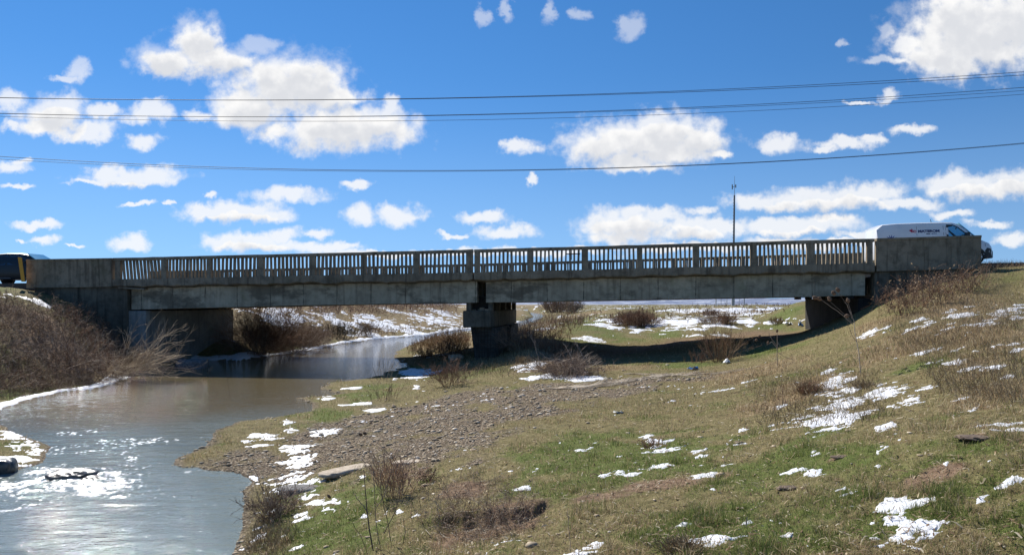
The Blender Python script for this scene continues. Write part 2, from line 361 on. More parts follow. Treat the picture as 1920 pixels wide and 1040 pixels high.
def ground_z(X, Y, fine=True, d=None):
    X = np.asarray(X, float); Y = np.asarray(Y, float)
    Z = rbf(np.clip(X, -90, 90), np.clip(Y, -30, 300))
    far = sstep(np.hypot(X, np.maximum(Y, 0)), 130, 330); Z = Z * (1 - far) - 1.3 * far
    Z = np.clip(Z, -2.97, 2.4)
    if d is None: d = river_d(X, Y)
    amp = 0.03 + 0.05 * sstep(np.hypot(X, Y), 10, 40)
    if fine:
        Z = Z + amp * fbm(X * 0.9, Y * 0.9, 3, 4) + 0.022 * fbm(X * 5, Y * 5, 8, 3) + 0.010 * fbm(X * 22, Y * 22, 9, 2)
        # a small eroded bank in the foreground
        yc = 7.75 + 0.45 * fbm(X * 1.7, X * 0 + 3.3, 44, 4)
        e = np.exp(-(((X + 0.25) / 0.62) ** 4)); Z = Z - 0.15 * e * sstep(Y, 6.0, 7.2) * (1 - sstep(Y, yc - .10, yc + .03)) * (1 + .5 * fbm(X * 4, Y * 4, 46, 3))
        e2 = np.exp(-(((X - 4.05) / 0.55) ** 2 + ((Y - 7.2) / 0.5) ** 2)); Z = Z + 0.05 * e2
    land = np.maximum(Z, -2.985 + 0.05 * np.clip(d, 0, 1.5) ** 0.7)
    bank = np.clip(d, 0, 0.5) / 0.5
    land = -2.99 + (land + 2.99) * (0.25 + 0.75 * bank)
    water = -3.0 - 0.12 - 0.5 * np.clip(-d, 0, 1.2)
    w = sstep(d, -0.25, 0.02)
    Z = water * (1 - w) + land * w
    # keep the ground below the deck and the roadway
    t = (X - P0[0]) * ET[0] + (Y - P0[1]) * ET[1]; vv = (X - P0[0]) * EV[0] + (Y - P0[1]) * EV[1]
    on = sstep(vv, -0.6, 0.3) * (1 - sstep(vv, 10.0, 11.0))
    cap = zt(t) - 1.32
    return np.where(on > 0.5, np.minimum(Z, cap), Z)
# sight-line lookup
def hit(x, y):          # ground point seen at photograph pixel (x, y)
    Ys = np.concatenate([np.geomspace(3.5, 30, 700), np.geomspace(30.05, 500, 900)])
    Xs = (x - HX) / FPX * Ys; Zs = (HY - y) / FPX * Ys
    G = ground_z(Xs, Ys, False)
    k = np.where(Zs <= G)[0]
    k = k[0] if len(k) else -1
    return Xs[k], Ys[k], G[k]
def blobs(lst):         # photograph ellipses -> ground ellipses
    out = []
    for (x, y, w, h) in lst:
        a = hit(x, y); n = hit(x, y + h / 2); f = hit(x, y - h / 2)
        ry = max(0.05, min(abs(f[1] - n[1]) / 2, 0.8 * a[1] * h / max(12.0, y - HY), 0.5 * a[1])); out.append((a[0], a[1], w / 2 / FPX * a[1], ry, (x - HX) / FPX))
    return out
def bfield(X, Y, bl):   # 1 at the centre, 0 on the edge
    F = np.full(X.shape, -3.0)
    for (cx, cy, rx, ry, sl) in bl:
        xx = X - cx - sl * (Y - cy)      # ellipses sheared along the slope they lie on
        F = np.maximum(F, 1 - np.hypot(xx / rx, (Y - cy) / ry))
    return F
SNOW_PX = [
 (835,0,0,0)] and [
 # near right
 (1655,735,70,22),(1560,720,60,30),(1590,735,60,20),(1575,760,70,26),(1600,755,50,20),(1540,785,90,22),(1510,793,100,10),(1575,790,60,20),(1465,763,26,12),(1495,715,40,10),(1550,700,30,10),
 (1710,750,50,18),(1735,727,30,8),(1662,800,26,8),(1445,797,16,7),(1395,802,14,6),(1655,845,26,6),
 (1880,800,80,12),(1900,806,60,10),(1825,765,40,10),(1805,745,30,8),(1885,905,70,14),(1910,900,50,12),
 (1610,918,70,12),(1565,920,36,6),(1690,935,60,14),(1720,943,60,20),(1680,955,46,20),(1650,958,50,10),(1675,978,60,22),(1700,990,110,26),(1740,985,60,26),(1690,1005,60,18),(1635,1003,40,16),(1750,1000,50,10),
 (1245,835,60,16),(1262,843,40,12),(1225,828,40,8),(1215,820,20,8),(1300,848,30,6),(1320,852,30,5),(1170,885,44,12),(1182,890,26,8),(1235,875,40,10),(1250,868,16,6),(1318,890,50,8),(1335,888,24,6),(1335,922,16,8),(1355,858,14,5),
 (1130,893,14,5),(1105,838,16,4),(1090,843,22,5),(1115,830,10,4),(1425,818,10,5),(1530,852,16,7),(1480,885,30,6),(1525,886,22,8),(1505,882,14,4),(1640,880,16,6),(1285,985,36,8),(1330,1008,70,16),(1345,1015,40,12),(1090,1038,70,8),(1095,1028,40,6),(1120,1020,30,5),
 (1480,1002,36,8),(1400,978,20,7),(1395,1035,20,6),(980,915,20,6),(1215,908,12,4),(1375,905,20,4),(1685,830,14,6),(1775,870,14,5),(1855,860,16,7),(1840,935,20,5),(1525,848,12,6),(1645,875,16,5),
 # right slope
 (1630,625,36,10),(1665,615,30,7),(1705,618,36,6),(1720,600,44,8),(1745,607,44,8),(1770,612,40,8),(1800,592,50,8),(1830,608,50,8),(1850,600,40,6),(1875,590,46,10),(1900,578,40,12),(1910,592,30,10),(1815,575,30,5),(1780,583,30,5),(1860,575,30,5),
 (1735,660,40,6),(1790,680,40,10),(1810,690,44,8),(1870,688,40,8),(1885,706,22,5),(1800,655,26,6),(1850,655,60,4),(1905,660,30,6),(1750,680,40,3),(1660,678,30,3),(1905,575,30,8),
 # river side, centre
 (500,820,70,14),(465,828,50,12),(490,832,40,8),(540,798,30,18),(560,850,40,20),(550,842,44,16),(570,870,50,16),(545,885,70,14),(590,900,60,14),(550,900,110,12),(600,935,24,14),(560,915,50,14),(520,918,60,8),(475,895,24,10),(575,930,40,16),(560,862,50,14),
 (612,812,50,10),(650,758,50,6),(685,757,40,4),(625,748,40,6),(660,728,40,4),(780,705,40,14),(795,698,50,10),(770,697,30,12),(740,712,12,5),(780,726,12,6),(700,770,40,4),
 (990,690,40,10),(1010,683,30,8),(975,688,24,8),(1070,706,60,12),(1100,712,50,8),(1000,708,40,6),(1030,704,24,8),(1120,708,20,6),
 (485,990,20,7),(497,1018,18,14),(455,1030,30,6),(555,1025,30,12),(525,1005,24,8),(560,965,24,6),(685,968,18,8),(625,935,12,10),(680,892,12,6),(750,958,12,8),(487,1005,24,7),(510,960,20,5),(565,975,30,5),
 # left spit and left bank
 (45,835,50,40),(35,860,40,24),(60,842,40,22),(20,862,50,16),(50,875,60,10),(20,820,40,16),
 (75,567,20,8),(85,572,14,8),(50,560,40,4),(20,552,20,3),(65,522,40,4),
]
SNOW_FAR_PX = [ # behind the bridge
 (500,598,160,24),(620,608,200,26),(740,612,180,20),(820,600,120,20),(560,590,120,16),(700,598,160,14),(830,585,80,8),(850,612,60,8),(530,606,120,12),(770,590,90,8),
 (1150,600,80,10),(1130,605,40,10),(1250,600,110,16),(1300,600,100,16),(1220,610,90,10),(1180,613,50,10),(1380,590,110,12),(1340,597,90,16),(1420,580,60,6),(1300,583,90,6),(1100,636,60,6),(1080,635,40,4),(1130,640,40,4),(1250,582,60,4),
 (1440,606,40,5),(1400,603,50,8),(1485,608,30,4),(1360,582,120,8),(1050,594,10,4),(1025,615,30,6),(1455,577,40,4),(1380,567,90,3),(1300,568,90,2),
]
GRAVEL_PX = [(700,800,260,70),(860,780,300,70),(800,840,260,60),(1000,745,300,40),(1100,735,240,26),(960,770,200,40),(470,870,190,60),(420,870,130,40),(600,850,130,60),(660,850,160,60),(1200,715,260,20),(900,740,200,24),(560,880,120,40),(1050,722,200,14)]
GREEN_PX = [(600,780,120,24),(660,795,80,20),(700,735,140,26),(620,980,240,120),(560,930,100,40),(700,930,90,100),(1200,860,420,90),(1080,830,200,60),(880,690,160,26),(960,685,100,16),(1500,860,400,90),(1450,980,500,100),(1700,960,400,80),(1600,675,260,26),(1750,680,200,18),(1900,980,160,90),(1430,655,80,16),(1250,685,200,10),(1150,630,160,16),(1250,625,140,14),(1300,980,300,60),(1460,615,100,30),(30,745,60,18),(560,655,60,8),(640,640,40,6),(1080,606,80,20),(1480,590,60,20),(640,930,100,50),(1830,840,160,40)]
DIRT_PX = [(1745,895,180,36),(1830,825,60,10),(1475,917,30,10),(940,962,200,50),(900,975,200,44),(960,985,120,26),(1260,905,260,26),(870,920,140,50),(1130,930,140,20),(1570,863,40,8),(100,650,260,100),(60,600,200,60)]
STRAW_PX = [(1700,640,400,60),(1520,735,200,60),(1850,620,200,100),(1640,610,120,40),(1400,700,260,30),(1850,740,200,50),(1000,650,140,26),(820,640,120,26),(900,680,200,14),(1160,690,160,12),(1450,760,160,30),(1100,590,200,12),(600,600,360,60),(1780,580,240,60),(1400,585,300,20),(740,880,100,50),(60,620,300,110),(120,680,240,90)]
B_SNOW = blobs(SNOW_PX); B_SNOWF = blobs(SNOW_FAR_PX)
B_GRAV = blobs(GRAVEL_PX); B_GREEN = blobs(GREEN_PX); B_DIRT = blobs(DIRT_PX); B_STRAW = blobs(STRAW_PX)
PATH = [hit(*q)[:2] for q in [(1000,690),(1080,667),(1130,661),(1200,655),(1280,640),(1350,631),(1430,624),(1510,621)]]
def fbm_far(X, Y, fx, fy, seed, o=4, r_=0.5, ref=10.0):   # patchiness that grows coarser with distance from the bank
    q = np.log2(np.clip(np.hypot(X, Y) / ref, 0.5, 8)); out = 0
    for i, s_ in ((-1, 1.6), (0, 1.0), (1, .5), (2, .25), (3, .125)):
        w = np.clip(1 - np.abs(q - i), 0, 1); m = w > 0
        if not np.any(m): continue
        v = np.zeros(X.shape); v[m] = fbm(X[m] * fx * s_ + i * 31, Y[m] * fy * s_, seed + 40 * i, o, r_); out = out + w * v
    return out
def masks(X, Y, d=None):
    if d is None: d = river_d(X, Y)
    n1 = fbm_far(X, Y, 2.2, 1.6, 21); n2 = fbm_far(X, Y, 2.6, 1.9, 31); n3 = fbm(X * 0.25, Y * 0.2, 37, 3)
    grav = sstep(bfield(X, Y, B_GRAV) + 1.1 * n1 + .4 * n2 + .1, -0.1, 0.5)
    grav = np.maximum(grav, sstep(-d, -0.25, 0.05))
    green = sstep(np.maximum(bfield(X, Y, B_GREEN), -.6) * 0.85 + 1.5 * n2 + 0.38, 0.0, 0.95)
    straw = sstep(bfield(X, Y, B_STRAW) + 0.8 * n1, -0.1, 0.6)
    dirt = sstep(bfield(X, Y, B_DIRT) + 0.8 * n2, 0.0, 0.45)
    pth = seg_dist(X, Y, PATH); dirt = np.maximum(dirt, 0.8 * (1 - sstep(pth + 0.8 * n1, 0.6, 1.9)))
    west = sstep(Y, 38, 44) * (1 - sstep(X, -6 + .05 * Y, 4 + .05 * Y)) * sstep(d, 1.0, 3.0); straw = np.maximum(straw, .85 * west); green = green * (1 - .8 * west)
    return grav, green * (1 - 0.6 * straw), straw, dirt
def snow_field(X, Y, d=None):
    if d is None: d = river_d(X, Y)
    r = np.hypot(X, Y)
    n = fbm_far(X + .1 * fbm(X * 3, Y * 3, 66, 3), Y, 2.8, 4.2, 61, 6, 0.72)
    nf = fbm(X * 0.55 + Y * 0.35, Y * 0.16, 71, 5, 0.7)
    F = np.clip(bfield(X, Y, B_SNOW), -1.2, .5) + 3.1 * n - 0.16 + 1.0 * (vnoise(X * 24, Y * 30, 67) - .5) * np.clip(12 / r, 0, 1)
    F = np.maximum(F, np.where(Y > 40, np.clip(bfield(X, Y, B_SNOWF), -1, .6) * 1.1 + 2.2 * nf + 2.6 * fbm(X * 1.6, Y * .45, 73, 5, .75) - 0.28, -3))
    dl = seg_dist(X, Y, SHL)
    rim = 0.9 - np.abs(dl - 0.16) / np.clip(0.012 * r, 0.12, 0.6) + 0.6 * n
    rim = np.where((d > 0.0) & (Y > 19) & (Y < 130) & ((Y < 32.5) | (Y > 38.5)), rim, -3)
    F = np.maximum(F, rim)
    F = np.maximum(F, np.where(Y > 200, (nf * 2.2 - 0.55), -3))
    return np.where(d > -0.02, F, -3)

# one ground sheet, dense near the camera, reaching the horizon
us = np.concatenate([-np.geomspace(6, 0.86, 40), np.arange(-0.85, 0.85001, 0.0026), np.geomspace(0.86, 6, 40)])
ys = np.concatenate([-np.geomspace(60, 2, 16), np.linspace(-1.5, 3.3, 12), np.geomspace(3.6, 60, 470), np.geomspace(60.5, 260, 190), np.geomspace(265, 9000, 40)])
UU, YY = np.meshgrid(us, ys); XX = UU * np.sqrt(YY * YY + 9)
DD = river_d(XX, YY)
ZZ = ground_z(XX, YY, True, DD)
# distant rise
nr, nc = XX.shape
GIDX = np.arange(nr * nc).reshape(nr, nc)
quads = np.stack([GIDX[:-1, :-1], GIDX[:-1, 1:], GIDX[1:, 1:], GIDX[1:, :-1]], -1).reshape(-1, 4)
gr_, gn_, st_, di_ = masks(XX, YY, DD)
mk = np.stack([gr_.ravel(), gn_.ravel(), st_.ravel(), di_.ravel()], 1)

m_ground, t, b = new_mat('soil_and_turf')
geo = N(t, 'ShaderNodeNewGeometry'); pos = geo.outputs['Position']
a = N(t, 'ShaderNodeVertexColor'); a.layer_name = 'mask'
sp = N(t, 'ShaderNodeSeparateColor'); t.links.new(a.outputs[0], sp.inputs[0])
n_a = noise(t, pos, 9, 6, 0.7); n_b = noise(t, pos, 38, 4, 0.7); n_c = noise(t, pos, 1.6, 5, 0.6); n_d = noise(t, pos, 0.35, 4, 0.6)
turf = mixrgb(t, smooth(t, n_a, 0.35, 0.65), (0.125, 0.105, 0.045), (0.235, 0.195, 0.095))
turf = mixrgb(t, math_n(t, 'MULTIPLY', sp.outputs[1], smooth(t, n_a, 0.2, 0.6)), turf, (0.12, 0.15, 0.04))
straw = mixrgb(t, n_b, (0.17, 0.12, 0.065), (0.34, 0.25, 0.145))
c = mixrgb(t, math_n(t, 'MULTIPLY', sp.outputs[2], smooth(t, n_c, 0.25, 0.6)), turf, straw)
dirtc = mixrgb(t, smooth(t, n_a, 0.3, 0.7), (0.14, 0.09, 0.058), (0.28, 0.195, 0.13))
c = mixrgb(t, a.outputs['Alpha'], c, dirtc)
vor = N(t, 'ShaderNodeTexVoronoi'); vor.inputs['Scale'].default_value = 22; t.links.new(pos, vor.inputs['Vector'])
vsep = N(t, 'ShaderNodeSeparateColor'); t.links.new(vor.outputs['Color'], vsep.inputs[0])
stone = mixrgb(t, vsep.outputs[0], (0.17, 0.13, 0.085), (0.48, 0.39, 0.28))
stone = mixrgb(t, smooth(t, vor.outputs['Distance'], 0.25, 0.6), stone, (0.085, 0.062, 0.042))
c = mixrgb(t, math_n(t, 'MULTIPLY', sp.outputs[0], smooth(t, n_c, 0.15, 0.5)), c, stone)
t.links.new(c, b.inputs['Base Color']); b.inputs['Roughness'].default_value = 0.95; b.inputs['Specular IOR Level'].default_value = 0.1
bump(t, b, math_n(t, 'ADD', n_b, math_n(t, 'MULTIPLY', n_a, 2.0)), 0.7, 0.03)
ground = make('ground', np.stack([XX.ravel(), YY.ravel(), ZZ.ravel()], 1), quads, m_ground, smoothf=True, cols={'mask': mk})
tag(ground, kind='structure')

# snow lying on it
SF = snow_field(XX, YY, DD)
rr = np.hypot(XX, YY)
th = np.clip(SF * 0.05, -0.03, 0.009) * np.clip(rr / 14, 0.7, 3)
SZ = ZZ + th + 0.006 * fbm(XX * 14, YY * 14, 77, 3)
keep = (SF > -0.28)
fk = (keep.ravel()[quads].any(1)) & (SF.ravel()[quads].max(1) > -0.25)
fk &= (YY.ravel()[quads].min(1) > 3) & (YY.ravel()[quads].max(1) < 1500)
ssel = quads[fk]; used, inv = np.unique(ssel.ravel(), return_inverse=True)
m_snow, t, b = new_mat('old_snow')
geo = N(t, 'ShaderNodeNewGeometry'); nz = noise(t, geo.outputs['Position'], 30, 4, 0.6)
t.links.new(mixrgb(t, nz, (0.60, 0.62, 0.66), (0.82, 0.83, 0.85)), b.inputs['Base Color']); b.inputs['Roughness'].default_value = 0.6
b.inputs['Subsurface Weight'].default_value = 0.0
bump(t, b, nz, 0.5, 0.02)
sv = np.stack([XX.ravel(), YY.ravel(), SZ.ravel()], 1)[used]
snow = make('snow', sv, inv.reshape(-1, 4), m_snow, smoothf=True)
tag(snow, 'thin patches of melting white snow scattered over the turf and banks', 'snow', kind='stuff')

# ------------------------------------------------------------ river
uw = np.concatenate([np.arange(-1.25, -0.71, 0.01), np.arange(-0.71, 0.12, 0.0028)])
yw = np.concatenate([-np.geomspace(30, 1, 10), np.linspace(0, 6, 10), np.geomspace(6.2, 60, 520), np.geomspace(61, 700, 60)])
UW, YW = np.meshgrid(uw, yw); XW = UW * np.sqrt(YW * YW + 9)
sel_w = river_d(XW, YW) < 0.6
rk = hit(130, 893); RX, RY = (130 - HX) / FPX * px(130, 893, -3)[1], px(130, 893, -3)[1]
FOAM_PX = [(130,905,150,40),(60,905,150,34),(20,912,100,30),(175,918,120,26),(200,890,60,30),(90,880,60,16),(120,885,110,20),(240,930,50,16),(200,905,80,40)]
SPARK_PX = [(150,815,180,40),(100,812,200,24),(250,830,160,50),(170,870,240,60),(320,830,160,60),(60,935,200,40),(260,950,80,40),(300,880,140,80),(130,840,260,60)]
def wb(l): return [(px(x, y, -3)[0], px(x, y, -3)[1], w/2/FPX*px(x, y, -3)[1], abs(px(x, y-h/2, -3)[1]-px(x, y+h/2, -3)[1])/2, 0.0) for x, y, w, h in l]
foam = bfield(XW, YW, wb(FOAM_PX)); spark = bfield(XW, YW, wb(SPARK_PX))
turb = sstep(foam, -0.6, 0.5); rip = sstep(spark, -1.2, 0.4)
ruf = np.maximum(rip, 1 - sstep(YW, 15, 27))
WZ = -3.0 + 0.035 * turb * fbm(XW * 5, YW * 5, 101, 4) + 0.015 * ruf * fbm(XW * 1.6, YW * 4.6, 111, 5, .6) + 0.0035 * (.3 + .7 * rip) * ruf * fbm(XW * 9, YW * 14, 121, 3)
WZ += 0.06 * np.exp(-(((XW - RX) / 0.5) ** 2 + ((YW - RY - 0.3) / 0.5) ** 2))
fmask = np.clip(sstep(foam * .9 + 2.6 * fbm(XW * 5, YW * 7, 131, 6, .8) - .12, 0.15, 0.9) + sstep(spark, -.5, .5) * sstep(1 - np.abs(fbm(XW * 3.4 + .6 * fbm(XW * 3, YW * 3, 143, 2), YW * 5.2, 141, 5, .7)) * 3.2 - .5 * (fbm(XW * 1.1, YW * 1.1, 147, 3) + .4), 0.80, 0.97), 0, 1)
gi_ = np.arange(UW.size).reshape(UW.shape)
qw = np.stack([gi_[:-1, :-1], gi_[:-1, 1:], gi_[1:, 1:], gi_[1:, :-1]], -1).reshape(-1, 4)
qw = qw[sel_w.ravel()[qw].any(1)]; used, inv = np.unique(qw.ravel(), return_inverse=True)
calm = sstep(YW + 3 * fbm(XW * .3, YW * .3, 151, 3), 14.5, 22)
wc = np.stack([fmask.ravel(), calm.ravel(), turb.ravel(), ruf.ravel()], 1)[used]
m_water, t, b = new_mat('river_water')
geo = N(t, 'ShaderNodeNewGeometry'); pos = geo.outputs['Position']
a = N(t, 'ShaderNodeVertexColor'); a.layer_name = 'flow'
sp = N(t, 'ShaderNodeSeparateColor'); t.links.new(a.outputs[0], sp.inputs[0])
body = mixrgb(t, noise(t, pos, 0.5, 4, 0.6), (0.12, 0.095, 0.045), (0.165, 0.13, 0.07))
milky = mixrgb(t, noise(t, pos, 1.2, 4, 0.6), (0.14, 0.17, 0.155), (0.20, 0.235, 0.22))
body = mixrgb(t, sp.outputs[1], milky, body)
foamn = math_n(t, 'MULTIPLY', sp.outputs[0], smooth(t, noise(t, pos, 26, 5, 0.7), 0.30, 0.55))
c = mixrgb(t, foamn, body, (0.82, 0.84, 0.85))
t.links.new(c, b.inputs['Base Color'])
b.inputs['IOR'].default_value = 1.33
t.links.new(math_n(t, 'MULTIPLY_ADD', foamn, 0.5, 0.04), b.inputs['Roughness'])
w1 = noise(t, vmath(t, 'MULTIPLY', pos, (1.2, 2.6, 1)), 2.2, 4, 0.6); w2 = noise(t, vmath(t, 'MULTIPLY', pos, (1.0, 2.0, 1)), 9, 4, 0.6)
hgt = math_n(t, 'ADD', math_n(t, 'MULTIPLY', w1, 1.0), math_n(t, 'MULTIPLY', w2, 0.35))
bn = N(t, 'ShaderNodeBump'); bn.inputs['Distance'].default_value = 0.05
t.links.new(math_n(t, 'MULTIPLY_ADD', a.outputs['Alpha'], -0.35, 0.85), bn.inputs['Strength'])
t.links.new(hgt, bn.inputs['Height']); t.links.new(bn.outputs[0], b.inputs['Normal'])
river = make('river_water', np.stack([XW.ravel(), YW.ravel(), WZ.ravel()], 1)[used], inv.reshape(-1, 4), m_water, smoothf=True, cols={'flow': wc})
tag(river, kind='structure')
# ------------------------------------------------------------ distant hills, roadway
def grid_obj(name, xs, ys_, zf, mat, cols=None, kind=None):
    X, Y = np.meshgrid(xs, ys_); Z = zf(X, Y)
    n, m = X.shape; I = np.arange(n * m).reshape(n, m)
    q = np.stack([I[:-1, :-1], I[:-1, 1:], I[1:, 1:], I[1:, :-1]], -1).reshape(-1, 4)
    o = make(name, np.stack([X.ravel(), Y.ravel(), Z.ravel()], 1), q, mat, smoothf=True)
    return tag(o, kind=kind)
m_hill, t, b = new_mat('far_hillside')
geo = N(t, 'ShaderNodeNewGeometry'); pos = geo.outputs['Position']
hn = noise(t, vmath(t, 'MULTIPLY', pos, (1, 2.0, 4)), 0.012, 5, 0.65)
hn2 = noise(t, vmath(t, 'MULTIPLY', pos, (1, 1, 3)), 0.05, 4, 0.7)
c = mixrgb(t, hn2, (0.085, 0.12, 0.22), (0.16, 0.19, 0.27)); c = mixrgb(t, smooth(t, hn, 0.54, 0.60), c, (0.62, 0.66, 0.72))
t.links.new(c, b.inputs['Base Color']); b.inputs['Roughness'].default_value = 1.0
def hz(X, Y):
    az = X / np.maximum(Y, 1)
    ridge = np.exp(-((Y - 2600) / 620.0) ** 2)
    h = 13 + 15 * sstep(az, -0.1, 0.5) + 9 * fbm(X / 420, Y / 900, 201, 5) + 4 * fbm(X / 90, Y / 200, 203, 3)
    return -4 + ridge * np.maximum(h, 3)
grid_obj('hills', np.linspace(-3200, 3200, 220), np.linspace(1500, 4200, 40), hz, m_hill, kind='structure')

m_asph = plain('asphalt', (0.06, 0.06, 0.062), 0.9, var=0.25, scale=3.0)
def strip(name, ts, v0, v1, dz0, thick, mat, parent=None, kind=None, zfn=zt, smoothf=False):
    vs, fs = [], []
    for t_ in ts:
        z = float(zfn(t_)) + dz0
        for vv, zz in ((v0, z), (v1, z), (v1, z - thick), (v0, z - thick)): vs.append(W(t_, vv, zz))
    for i in range(len(ts) - 1):
        a_ = 4 * i
        for k in range(4): fs.append((a_ + k, a_ + (k + 1) % 4, a_ + 4 + (k + 1) % 4, a_ + 4 + k))
    fs.append((3, 2, 1, 0)); e = 4 * (len(ts) - 1); fs.append((e, e + 1, e + 2, e + 3))
    o = make(name, vs, fs, mat, parent)
    if kind: tag(o, kind=kind)
    return o
ROAD = -1.12
strip('road', [-120, -60, -20, -2.4, -0.1], 1.0, 9.0, ROAD, 0.35, m_asph, kind='structure')
strip('road', [LB + .1, LB + 3, LB + 20, LB + 60, LB + 120], 1.0, 9.0, ROAD, 0.35, m_asph, kind='structure')

# ------------------------------------------------------------ bridge
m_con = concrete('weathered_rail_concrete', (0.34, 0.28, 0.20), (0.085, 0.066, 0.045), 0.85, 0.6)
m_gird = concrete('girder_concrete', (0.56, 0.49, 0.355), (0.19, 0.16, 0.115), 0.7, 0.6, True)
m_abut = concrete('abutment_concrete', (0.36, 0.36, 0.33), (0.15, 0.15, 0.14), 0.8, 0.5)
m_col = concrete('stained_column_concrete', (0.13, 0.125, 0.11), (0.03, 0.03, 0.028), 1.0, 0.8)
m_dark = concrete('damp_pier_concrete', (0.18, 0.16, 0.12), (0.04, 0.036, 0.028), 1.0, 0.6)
m_tar_shade = concrete('tar_streaked_shade_concrete', (0.045, 0.042, 0.038), (0.012, 0.012, 0.012), 1.0, 0.5)  # near-black: shade under the deck put into the colour, plus tar-like streaks
m_steel = plain('rusty_rebar', (0.05, 0.035, 0.028), 0.9, var=0.4, scale=20)
m_bearing = plain('bearing_rubber', (0.03, 0.03, 0.03), 0.9)
brc = W(LB / 2, 5, -3.0)
bridge = empty('road_bridge', brc, 'weathered grey concrete two-span road bridge with baluster railings crossing the river', 'bridge')

class MB:
    """collects prisms given in bridge coordinates"""
    def __init__(s): s.v = []; s.f = []
    def prism(s, pts0, pts1):
        n = len(pts0); o = len(s.v); s.v += list(pts0) + list(pts1)
        for i in range(n): s.f.append((o + i, o + (i + 1) % n, o + n + (i + 1) % n, o + n + i))
        s.f.append(tuple(o + n - 1 - i for i in range(n))); s.f.append(tuple(o + n + i for i in range(n)))
    def box(s, t0, t1, v0, v1, z0, z1, z0b=None, z1b=None):
        z0b = z0 if z0b is None else z0b; z1b = z1 if z1b is None else z1b
        s.prism([W(t0, v0, z0), W(t0, v1, z0), W(t0, v1, z1), W(t0, v0, z1)], [W(t1, v0, z0b), W(t1, v1, z0b), W(t1, v1, z1b), W(t1, v0, z1b)])
    def obj(s, name, mat, parent=bridge, bev=0.0, sub=0, jit=0.0, smoothf=False):
        o = make(name, s.v, s.f, mat, parent)
        if bev:
            m = o.modifiers.new('bevel', 'BEVEL'); m.width = bev; m.segments = 1; m.limit_method = 'ANGLE'
        return o
def rough_prism(sections, mat, name, parent=bridge, amp=0.01, seed=0):
    """sections: list of (t, [(v,z)...]) lofted; each vertex nudged so the edge is worn"""
    vs, fs = [], []; n = len(sections[0][1]); r = np.random.default_rng(seed)
    for t_, prof in sections:
        for vv, zz in prof: vs.append(W(t_, vv + r.normal(0, amp), zz + r.normal(0, amp)))
    for i in range(len(sections) - 1):
        for k in range(n): fs.append((i * n + k, i * n + (k + 1) % n, (i + 1) * n + (k + 1) % n, (i + 1) * n + k))
    fs.append(tuple(range(n))[::-1]); e = (len(sections) - 1) * n; fs.append(tuple(e + k for k in range(n)))
    return make(name, vs, fs, mat, parent)

T_WL = tpx(211); T_WR = tpx(1641); T_GAP0 = tpx(886.2); T_GAP1 = tpx(888.8)
H_CAP, H_SLOT, H_KERB = 0.14, 0.90, 0.38     # rail cap, opening, edge beam heights
def sec_ts(a_, b_, step=0.35): return np.linspace(a_, b_, max(2, int((b_ - a_) / step)))
def span_parts(a_, b_, v0, dzf, seed, front=True):
    s = -1 if front else 1      # outward side
    # top rail
    rough_prism([(t_, [(v0, zt(t_) + dzf(t_)), (v0 + .26, zt(t_) + dzf(t_)), (v0 + .26, zt(t_) + dzf(t_) - H_CAP), (v0, zt(t_) + dzf(t_) - H_CAP)]) for t_ in sec_ts(a_, b_, .5)], m_con, 'top_rail', amp=.004, seed=seed)
    # edge beam with a broken lower lip
    lo = []
    r = np.random.default_rng(seed + 50)
    for t_ in sec_ts(a_, b_, .22):
        z = zt(t_) + dzf(t_) - H_CAP - H_SLOT; nb = 0.03 * (r.random() - .5) + 0.07 * float(fbm(np.array([t_ * 2.1]), np.array([seed * 3.1]), 5, 3)[0])
        lo.append((t_, [(v0 - .05, z), (v0 + .55, z), (v0 + .55, z - .42), (v0 + .33, z - .42 + nb), (v0 + .02, z - H_KERB + nb), (v0 - .05, z - H_KERB + .05 + nb)]))
    rough_prism(lo, m_con, 'edge_beam', amp=.006, seed=seed + 1)
zero = lambda t_: 0.0
sag = lambda t_: float(np.interp(t_, [0, LB / 2, LB], [-.15, -.09, 0.0]))
span_parts(T_WL + .02, T_GAP0, 0.0, zero, 1); span_parts(T_GAP1, T_WR - .03, 0.0, zero, 2)
span_parts(T_WL + .02, T_GAP0, 9.74, sag, 3); span_parts(T_GAP1, T_WR - .03, 9.74, sag, 4)
POSTS = [(214.5, 224.5), (301, 311), (386.5, 395), (480.5, 493.5), (579, 590), (676, 685.5), (774, 785.5), (873.5, 885.8), (889.2, 899), (988, 999.5), (1090.5, 1102.5), (1194.5, 1204.5), (1299.5, 1311.5), (1407.5, 1419.5), (1513.5, 1528.5), (1626.5, 1637)]
r = random.Random(4)
panels = []
for (a_, b_) in POSTS:
    for v0, dzf in ((0.03, zero), (9.77, sag)):
        ta, tb = tpx(a_), tpx(b_); tm = (ta + tb) / 2; z1 = zt(tm) + dzf(tm) - H_CAP + .002
        m = MB(); m.box(ta, tb, v0 - .012, v0 + .20, z1 - H_SLOT - .01, z1); m.obj('railing_post', m_con, bev=.012)
nb_count = 0
extra = MB()
pairs = [(POSTS[i][1], POSTS[i + 1][0]) for i in range(len(POSTS) - 1) if i != 7]
order = []
for pi, (a_, b_) in enumerate(pairs):
    ta, tb = tpx(a_), tpx(b_); n = 11; pitch = (tb - ta) / (n + .55)
    for k in range(n):
        tc_ = ta + pitch * (k + .78)
        order.append((pi, k, tc_, pitch))
near_keep = set(id(x) for x in sorted(order, key=lambda q: -q[2])[:100])
